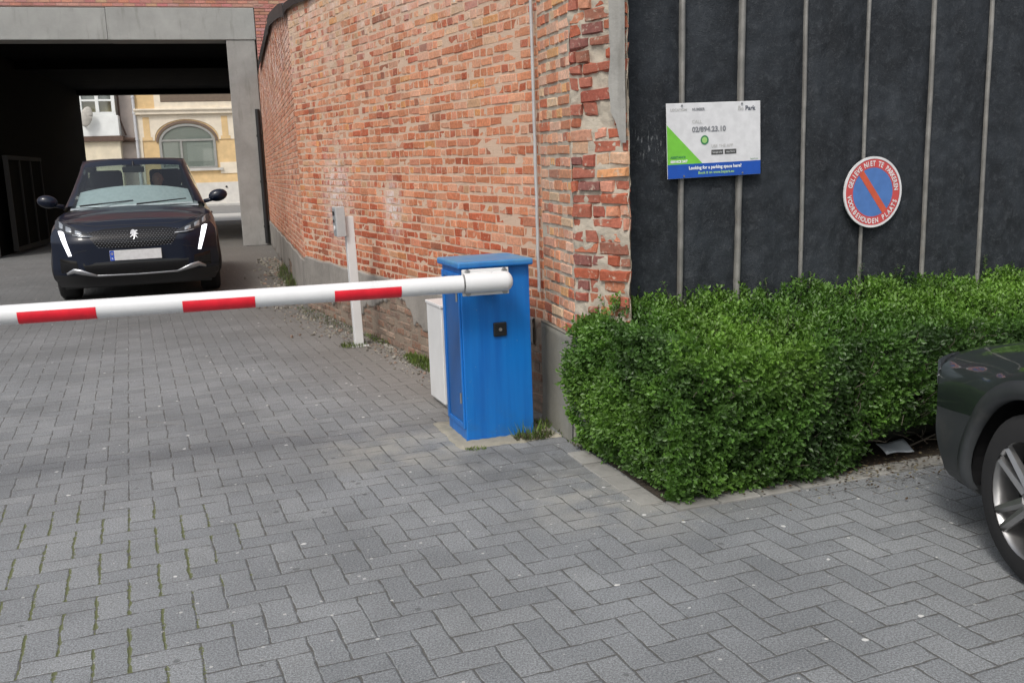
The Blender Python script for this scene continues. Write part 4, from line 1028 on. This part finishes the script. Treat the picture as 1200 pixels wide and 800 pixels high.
    for sx in (-1,1):
        sg_=MB()
        for i,(a,b) in enumerate(zip(yy[:-1],yy[1:])):
            for c,d in zip(ts[:-1],ts[1:]):
                q=[Sd(a,c,sx),Sd(b,c,sx),Sd(b,d,sx),Sd(a,d,sx)]
                gl=(.08<=c<.86) and 5<=i<27 and i not in(17,)
                (sg_ if gl else shell).quad(*q)
        sg_.build('side_window',glass,root,smooth=True,weld=True)
    shell.build('roof',paint,root,smooth=True,weld=True,angle=40)
    ws.build('windscreen',glass,root,smooth=True,weld=True); rg.build('rear_window',glass,root,smooth=True,weld=True)
    # interior
    m=MB(); m.grid(lambda a,b:((2*a-1)*P['wsw0']*.97,y0+.12+.75*b,P['wsz']-.03+.055*sin(pi*min(1,b*1.1))-.02*(2*a-1)**2),16,8); m.build('dashboard',P['dash'],root,smooth=True)
    for sx in (-.37,.37):
        m=MB(); m.box(sx-.27,sx+.27,y0+1.25,y0+1.42,.55,1.28); m.build('front_seat',M['dark'],root,bevel=.05)
        m=MB(); m.box(sx-.20,sx+.20,y0+1.28,y0+1.42,1.27,1.50); m.build('headrest',M['dark'],root,bevel=.04)
    m=MB(); m.box(-.62,.62,y0+2.1,y0+2.3,.5,1.12); m.build('rear_seat',M['dark'],root,bevel=.05)
    m=MB(); m.box(-.75,.75,y0+.1,L-.5,.34,.50); m.build('floor_pan',M['black'],root)
    m=MB()
    tc=Vector((.37,y0+.72,P['wsz']+.02)); 
    for i in range(24):
        a=2*pi*i/24;b=2*pi*(i+1)/24; f_=lambda t:tc+Vector((.18*cos(t),.18*sin(t)*.35,.18*sin(t)*.94)); m.tube(f_(a),f_(b),.014,seg=8,cap=False)
    m.tube(tc-Vector((.17,0,0)),tc+Vector((.17,0,0)),.018,seg=6); m.build('steering_wheel',M['black'],root,smooth=True)
    m=MB(); m.box(-.13,.13,y1-.10,y1-.07,zr-.20,zr-.13); m.tube((0,y1-.08,zr-.13),(0,y1-.05,zr-.06),.012,seg=6); m.build('rear_view_mirror',M['black'],root,bevel=.01)
    m=MB(); m.box(-.09,.09,y1-.04,y1+.08,zr-.20,zr-.10); m.build('sensor_box',M['black'],root,bevel=.02)
    # wipers, mirrors
    for a,b in (((-.62,y0+.06),(-.02,y0+.16)),((.02,y0+.03),(.60,y0+.10))):
        m=MB(); m.tube((a[0],a[1]-.02,P['wsz']+.0),(b[0],b[1]-.03,P['wsz']+.045),.011,.007,seg=6); m.build('wiper',M['black'],root)
    for sx in (-1,1):
        m=MB()
        def mir(a,b):
            t=2*pi*a; ph=pi*b; r=sin(ph)
            return (sx*(HW+.065)+.115*cos(t)*r, P['my']-.075*cos(ph)*(1.0)+.0, P['mz']+.078*sin(t)*r+.012*cos(t)*r*sx)
        m.grid(mir,20,12); m.tube((sx*(HW*.88),P['my']+.02,P['mz']-.07),(sx*(HW+.04),P['my'],P['mz']-.035),.025,.022,seg=8)
        mo=m.build('wing_mirror',paint,root,smooth=True)
        g_=MB(); g_.grid(lambda a,b:(sx*(HW+.065)+.09*cos(2*pi*a)*b,P['my']+.072,P['mz']+.06*sin(2*pi*a)*b),16,2); g_.build('mirror_glass',simple('mirror_glass',(.6,.6,.62),.05,1.0),mo)
    # door lines and handles
    for sx in (-1,1):
        for y in (y0+1.15,y0+2.0):
            z=P['belt']-.13; v=(z-bt(y))/(sh(y)-bt(y)); x=sx*(hw(y)*Wv(v)+.012)
            m=MB(); m.tube((x,y,z),(x,y+.18,z+.004),.013,seg=8); m.build('door_handle',paint,root,smooth=True)
        for y in (y0+.15,y0+1.30,y0+2.25):
            m=MB()
            for k in range(NV-2):
                v0,v1=.16+.82*k/NV,.16+.82*(k+1)/NV
                p=[]
                for v,dy in ((v0,-.003),(v0,.003),(v1,.003),(v1,-.003)):
                    p.append((sx*(hw(y)*Wv(v)+.0015),y+dy,bt(y)+(sh(y)-bt(y))*v))
                m.quad(*p)
            m.build('door_gap',M['black'],root)
    def patch(name,mat,top,bot,off,parent=root,nv=5,sub=3,emb=None,thick=0):
        def li(pts,a):
            k=a*(len(pts)-1); i=min(int(k),len(pts)-2); t=k-i
            return (pts[i][0]+(pts[i+1][0]-pts[i][0])*t,pts[i][1]+(pts[i+1][1]-pts[i][1])*t)
        m=MB()
        def fn(a,b):
            p=li(bot,a);q=li(top,a); x=p[0]+(q[0]-p[0])*b; z=p[1]+(q[1]-p[1])*b
            e_=min(a,1-a,b,1-b); 
            return (x,fy(x,z)-off*(1 if e_>0 else .25),z)
        m.grid(fn,(len(top)-1)*sub,nv); return m.build(name,mat,parent,smooth=True)
    return patch,fy,T
navy=NT('navy_paint'); fl=navy.noise(900,2); navy.fin(navy.mix(fl,(.0015,.0035,.011),(.003,.008,.024)),.35,0,coat=.45,spec=.25); navy=navy.m
gun=NT('dark_grey_paint'); gun.fin((.028,.038,.034),.3,.3,coat=.8); gun=gun.m
gclad=worn('grey_bumper',(.035,.039,.042),.5,.1,6,bump=.05)
CG=glassmat('car_glass',(.62,.70,.68),1.5,.04,.01)
dashm=simple('dash_sky_reflection',(.34,.38,.41),.7)  # pale dashboard colour stands in for sky reflected on the windscreen
CT=PF+e14*0
cpos=Vector((-4.72,12.02,0)); e21=Vector((cos(R(21.5)),sin(R(21.5)),0)); n21=Vector((-sin(R(21.5)),cos(R(21.5)),0))
suv=empty('parked_suv',cpos,R(19)); suv.scale=(1.13,1.13,1.13); tag(suv,'dark blue SUV with lit running lights waiting behind the barrier near the passage','car')
P_=dict(hw=.92,len=4.40,wr=.345,wy=(.93,3.60),nose=.885,belt=1.03,slope=.9,cladv=.20,ws0=1.08,ws1=1.80,rg0=3.55,rg1=4.25,roof=1.66,wsz=1.075,wsw0=.76,wsw1=.60,my=1.30,mz=1.14,dash=dashm)
patch,fy_,T_=build_car(suv,P_,navy,M['black'],CG)
gloss=simple('gloss_black',(.006,.006,.007),.12); lamp_d=simple('lamp_housing',(.03,.032,.036),.2); lens=simple('lamp_lens',(.42,.45,.48),.12,.6)
patch('grille',gloss,[(-.50,.80),(-.30,.835),(0,.845),(.30,.835),(.50,.80)],[(-.40,.655),(-.25,.625),(0,.615),(.25,.625),(.40,.655)],.006)
gm=MB()
for r_i in range(9):
    for c_i in range(-14,15):
        x=c_i*.034+(.017 if r_i%2 else 0); z=.64+r_i*.021
        lim=.40+.10*(z-.64)/.18
        if abs(x)>lim-.01 or (abs(x)<.065 and z>.70): continue
        zz=z+.012*(1-(x/.5)**2)*0; y=fy_(x,zz)-.012; s_=.0062*(1.25 if r_i<3 else .8)
        gm.quad((x-s_,y,zz),(x,y-.002,zz-s_*.7),(x+s_,y,zz),(x,y-.002,zz+s_*.7))
gm.build('grille_pattern',simple('grille_silver',(.16,.165,.18),.4,.6),suv)
for sx in (-1,1):
    patch('bonnet_seam',M['black'],[(sx*.42,.872),(sx*.60,.905),(sx*.76,.955)],[(sx*.42,.866),(sx*.60,.899),(sx*.76,.949)],.006,nv=1)
    patch('bumper_seam',M['black'],[(sx*.50,.62),(sx*.62,.60),(sx*.655,.56)],[(sx*.50,.614),(sx*.62,.594),(sx*.655,.553)],.005,nv=1)
patch('bonnet_seam',M['black'],[(-.42,.872),(0,.874),(.42,.872)],[(-.42,.866),(0,.868),(.42,.866)],.006,nv=1)
# shaped emblem
lp=[(-.035,.02),(-.030,.040),(-.015,.052),(.002,.050),(.010,.040),(.030,.046),(.040,.036),(.028,.028),(.016,.020),(.034,.012),(.046,.0),(.030,-.002),(.014,-.004),(.026,-.020),(.040,-.040),(.024,-.034),(.008,-.020),(.002,-.044),(-.012,-.056),(-.006,-.034),(-.008,-.012),(-.030,-.026),(-.046,-.030),(-.030,-.012),(-.018,.004),(-.040,.004)]
m=MB(); m.poly([(x,fy_(x,.77+z)-.022,.765+z) for x,z in lp]); m.build('emblem',simple('emblem_silver',(.62,.63,.65),.25,.5),suv,solid=.004)
mjn=MB(); text('PEUGEOT',.042,None,None,(0,0,0),align='CENTER',join=mjn,bold=.0012,sx=1.25)
mjn.v=[(x,fy_(x,.885+z)-.004+.0,.878+z*.8) for x,y,z in mjn.v]
mjn.build('lettering',simple('letter_silver',(.6,.62,.65),.3,.5),suv)
for sx in (-1,1):
    hl=patch('headlight',lamp_d,[(sx*.43,.775),(sx*.55,.83),(sx*.68,.895),(sx*.80,.945),(sx*.83,.945)],[(sx*.43,.755),(sx*.55,.765),(sx*.68,.795),(sx*.78,.83),(sx*.83,.86)],.010)
    for a,b,zt,zl in ((.53,.62,.828,.775),(.64,.72,.872,.806),(.735,.79,.915,.845)):
        patch('lamp_element',lens,[(sx*a,zt-.012),(sx*b,zt+.018)],[(sx*a,zl+.004),(sx*b,zl+.014)],.018,hl)
    patch('lamp_strip',lens,[(sx*.43,.768),(sx*.55,.775),(sx*.64,.792)],[(sx*.43,.758),(sx*.55,.763),(sx*.64,.782)],.019,hl)
    patch('running_light',emis('running_light',(.92,.93,1.0),2.6),[(sx*.735,.83),(sx*.795,.83)],[(sx*.665,.56),(sx*.70,.555)],.014,nv=14)
    patch('side_intake',gloss,[(sx*.62,.50),(sx*.80,.53)],[(sx*.60,.36),(sx*.80,.37)],.008)
    patch('skid_trim',simple('silver_trim',(.42,.43,.45),.3,.7),[(sx*.42,.335),(sx*.58,.405),(sx*.66,.42),(sx*.74,.37)],[(sx*.42,.312),(sx*.58,.345),(sx*.66,.365),(sx*.74,.345)],.02,sub=4)
patch('lower_grille',gloss,[(-.56,.47),(0,.485),(.56,.47)],[(-.52,.335),(0,.33),(.52,.335)],.008)
patch('skid_trim',simple('silver_trim',(.42,.43,.45),.3,.7),[(-.42,.335),(0,.328),(.42,.335)],[(-.42,.312),(0,.308),(.42,.312)],.02,sub=6)
m=MB(); m.box(-.27,.27,fy_(0,.55)-.030,fy_(0,.55)-.018,.488,.600); pt=m.build('number_plate',simple('plate_white',(.62,.63,.64),.4),suv,bevel=.003)
m=MB(); yq=fy_(0,.55)-.0312; m.quad((-.268,yq,.49),(-.225,yq,.49),(-.225,yq,.598),(-.268,yq,.598)); m.build('blue_strip',simple('plate_blue',(.02,.08,.5),.4),pt)
m=MB(); ringp(m,-.2465,.565,.008,.012,12,yq-.0006); m.build('star_ring',simple('plate_yellow',(.7,.55,.05),.4),pt)
text('B',.03,simple('plate_letter',(.8,.8,.8),.4),pt,(-.2465,yq-.0008,.503),align='CENTER')
# dark car at right
dc=empty('parked_car',(2.62,4.06,0),R(180-0)); 
dc.rotation_euler=(0,0,R(184)); dc.location=(2.57,4.12,0)
tag(dc,'dark grey green car at the right edge with its bumper against the hedge','car')
P2_=dict(hw=.88,len=4.0,wr=.31,wy=(.93,3.30),nose=.66,belt=.93,slope=6.0,cladv=.62,ws0=1.15,ws1=1.85,rg0=3.2,rg1=3.85,roof=1.46,wsz=.98,wsw0=.72,wsw1=.56,my=1.35,mz=1.02,dash=M['dark'])
patch,fy2,T2=build_car(dc,P2_,gun,gclad,CG)
for sx in (-1,1):
    hl=patch('headlight',lens,[(sx*.50,.65),(sx*.66,.672),(sx*.85,.685)],[(sx*.50,.56),(sx*.66,.56),(sx*.85,.585)],.010)
    patch('lamp_trim',simple('lamp_white',(.75,.76,.76),.2),[(sx*.60,.60),(sx*.85,.640)],[(sx*.60,.585),(sx*.85,.615)],.018,hl)
patch('grille',M['black'],[(-.42,.60),(0,.61),(.42,.60)],[(-.40,.51),(0,.50),(.40,.51)],.008)
patch('lower_grille',M['black'],[(-.5,.42),(0,.42),(.5,.42)],[(-.46,.28),(0,.28),(.46,.28)],.008)
m=MB(); m.box(-.26,.26,fy2(0,.48)-.022,fy2(0,.48)-.012,.435,.515); m.build('number_plate',bpy.data.materials['plate_white'],dc,bevel=.003)
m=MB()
def refl_sheet(a,b):  # pale sheet added inside the glass, imitates sky reflected in the lower windscreen
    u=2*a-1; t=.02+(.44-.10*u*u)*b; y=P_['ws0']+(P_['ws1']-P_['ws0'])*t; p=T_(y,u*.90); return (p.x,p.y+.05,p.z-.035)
m.grid(refl_sheet,16,8); m.build('sky_reflection_sheet',simple('pale_sky_reflection',(.56,.60,.64),.6),suv,smooth=True)
# driver
def skin_body(name,parent,joints,edges,mat,loc):
    me=bpy.data.meshes.new(name); me.from_pydata([j[:3] for j in joints],edges,[]); o=bpy.data.objects.new(name,me); C.objects.link(o); o.parent=parent
    sk=o.modifiers.new('skin','SKIN'); 
    for v,j in zip(me.skin_vertices[0].data,joints): v.radius=(j[3],j[4] if len(j)>4 else j[3])
    me.skin_vertices[0].data[0].use_root=True
    sb=o.modifiers.new('sub','SUBSURF'); sb.levels=2; sb.render_levels=2
    me.materials.append(mat); 
    return o
skinm=simple('skin',(.36,.19,.13),.55); cloth=simple('dark_jacket',(.030,.032,.045),.85)
dr=empty('person',cpos+e21*.41+n21*(1.13*2.05)+Vector((0,0,.80)),R(19)); tag(dr,'driver in dark clothing sitting behind the windscreen of the dark blue SUV','person')
# y- is forward (towards the nose); pelvis at origin
J=[(0,0,0,.15,.12),(0,.03,.20,.14,.10),(0,.05,.40,.16,.11),(0,.05,.52,.10,.08),(0,.03,.60,.055,.055),(0,.00,.66,.06,.07),
   (.19,.04,.47,.06,.06),(.24,-.10,.27,.045,.045),(.13,-.34,.34,.033,.033),(.11,-.42,.37,.03,.02),
   (-.19,.04,.47,.06,.06),(-.24,-.10,.27,.045,.045),(-.13,-.34,.34,.033,.033),(-.11,-.42,.37,.03,.02),
   (.12,-.12,-.02,.09,.08),(.14,-.48,.04,.06,.06),(.14,-.62,-.22,.045,.045),(-.12,-.12,-.02,.09,.08),(-.14,-.48,.04,.06,.06),(-.14,-.62,-.22,.045,.045)]
Ed=[(0,1),(1,2),(2,3),(3,4),(4,5),(2,6),(6,7),(7,8),(8,9),(2,10),(10,11),(11,12),(12,13),(0,14),(14,15),(15,16),(0,17),(17,18),(18,19)]
skin_body('body',dr,J,Ed,cloth,None)
# head: shaped surface with brow, nose, chin and ears
m=MB()
def headf(a,b):
    t=2*pi*a; ph=pi*b; x=.078*sin(ph)*cos(t); y=.098*sin(ph)*sin(t); z=.125*cos(ph)
    if z<0: x*=1-.28*(-z/.125)**1.3; y=y*(1-.12*(-z/.125)) 
    fr=max(0,-sin(t))
    d=0
    if fr>.3:
        d+= .022*math.exp(-((x/.014)**2+((z+.015)/.022)**2))          # nose
        d-= .010*(math.exp(-(((x-.03)/.016)**2+((z-.018)/.012)**2))+math.exp(-(((x+.03)/.016)**2+((z-.018)/.012)**2)))
        d+= .006*math.exp(-((x/.05)**2+((z-.042)/.012)**2)); d+=.007*math.exp(-((x/.024)**2+((z+.058)/.010)**2)); d+=.010*math.exp(-((x/.025)**2+((z+.098)/.016)**2))
    return (x,y-d-.01,z+.74)
m.grid(headf,44,36)
for sx in (-1,1): m.grid(lambda a,b:(sx*(.078+.010*sin(pi*b)),.012+.018*cos(2*pi*a)*sin(pi*b),.735+.032*sin(2*pi*a)*sin(pi*b)),10,6)
hd_=m.build('head',skinm,dr,smooth=True)
m=MB(); m.grid(lambda a,b:((.083*sin(pi*b*.52))*cos(2*pi*a),.008+(.104*sin(pi*b*.52))*sin(2*pi*a)+.004,.745+.131*cos(pi*b*.52)) if sin(2*pi*a)>-.55 else ((.080*sin(pi*b*.40))*cos(2*pi*a),.0+(.100*sin(pi*b*.40))*sin(2*pi*a),.745+.131*cos(pi*b*.40)),40,14); m.build('hair',simple('dark_hair',(.03,.022,.018),.7),dr,smooth=True)
for sx in (-1,1):
    m=MB(); m.grid(lambda a,b:(sx*.030+.011*sin(pi*b)*cos(2*pi*a),-.086+.006*-abs(sin(pi*b)),.757+.006*sin(2*pi*a)*sin(pi*b)),10,6); m.build('eye',simple('eye_dark',(.04,.03,.03),.2),dr,smooth=True)
    # hands closed on the wheel: palm and five bent fingers
    for k in range(5):
        m=MB(); bx_=sx*.11+(k-2)*.0; z=.385-(k-1.5)*.017 if k<4 else .41
        p=Vector((sx*(.12),-.42,z)); q=p+Vector((-sx*.03,-.035,.0)); r__=q+Vector((-sx*.03,.006,-.004)); s__=r__+Vector((-.0,.022,-.003))
        if k==4: q=p+Vector((-sx*.02,.0,.02)); r__=q+Vector((-sx*.02,-.012,.012)); s__=r__+Vector((-sx*.006,-.01,.004))
        m.tube(p,q,.009,.0085,seg=8); m.tube(q,r__,.0085,.008,seg=8); m.tube(r__,s__,.008,.0065,seg=8); m.build('finger' if k<4 else 'thumb',skinm,dr,smooth=True)
# ------------------------------------------------------------------ world, light, camera
w=bpy.data.worlds.new('World'); S.world=w; w.use_nodes=True; nt=w.node_tree; nt.nodes.clear()
sky=nt.nodes.new('ShaderNodeTexSky'); sky.sky_type='NISHITA'; sky.sun_disc=False; sky.sun_elevation=R(52); SUNAZ=R(204)
sky.sun_rotation=SUNAZ; sky.air_density=1.0; sky.dust_density=4.5; sky.ozone_density=.6; sky.altitude=50
bg=nt.nodes.new('ShaderNodeBackground'); bg.inputs[1].default_value=.158
hs=nt.nodes.new('ShaderNodeHueSaturation'); hs.inputs['Saturation'].default_value=.42
ow=nt.nodes.new('ShaderNodeOutputWorld'); nt.links.new(sky.outputs[0],hs.inputs['Color']); nt.links.new(hs.outputs[0],bg.inputs[0]); nt.links.new(bg.outputs[0],ow.inputs[0])
sl=bpy.data.lights.new('sun','SUN'); sl.energy=1.5; sl.angle=R(12); sl.color=(1,.96,.9)
so=bpy.data.objects.new('sun',sl); C.objects.link(so)
az=SUNAZ; dv=Vector((sin(az)*cos(R(52)),cos(az)*cos(R(52)),sin(R(52))))  # towards the sun
so.rotation_euler=dv.to_track_quat('Z','Y').to_euler(); so.location=(0,0,20)
f=1109.; pitch=R(10.33); roll=R(-2.02)
cp,sp=cos(pitch),sin(pitch); fw=Vector((0,cp,-sp)); rt=Vector((1,0,0)); up=rt.cross(fw)
r_=rt*cos(roll)+up*sin(roll); u_=-rt*sin(roll)+up*cos(roll)
cd_=bpy.data.cameras.new('camera'); cam=bpy.data.objects.new('camera',cd_); C.objects.link(cam)
cam.matrix_world=Matrix(((r_.x,u_.x,-fw.x,0),(r_.y,u_.y,-fw.y,0),(r_.z,u_.z,-fw.z,1.5136),(0,0,0,1)))
cd_.sensor_width=36; cd_.lens=f/1200*36; cd_.clip_end=500; cd_.clip_start=.05
S.camera=cam
S.view_settings.view_transform='Standard'; S.view_settings.look='None'; S.view_settings.exposure=0; S.view_settings.gamma=1
S.render.film_transparent=False
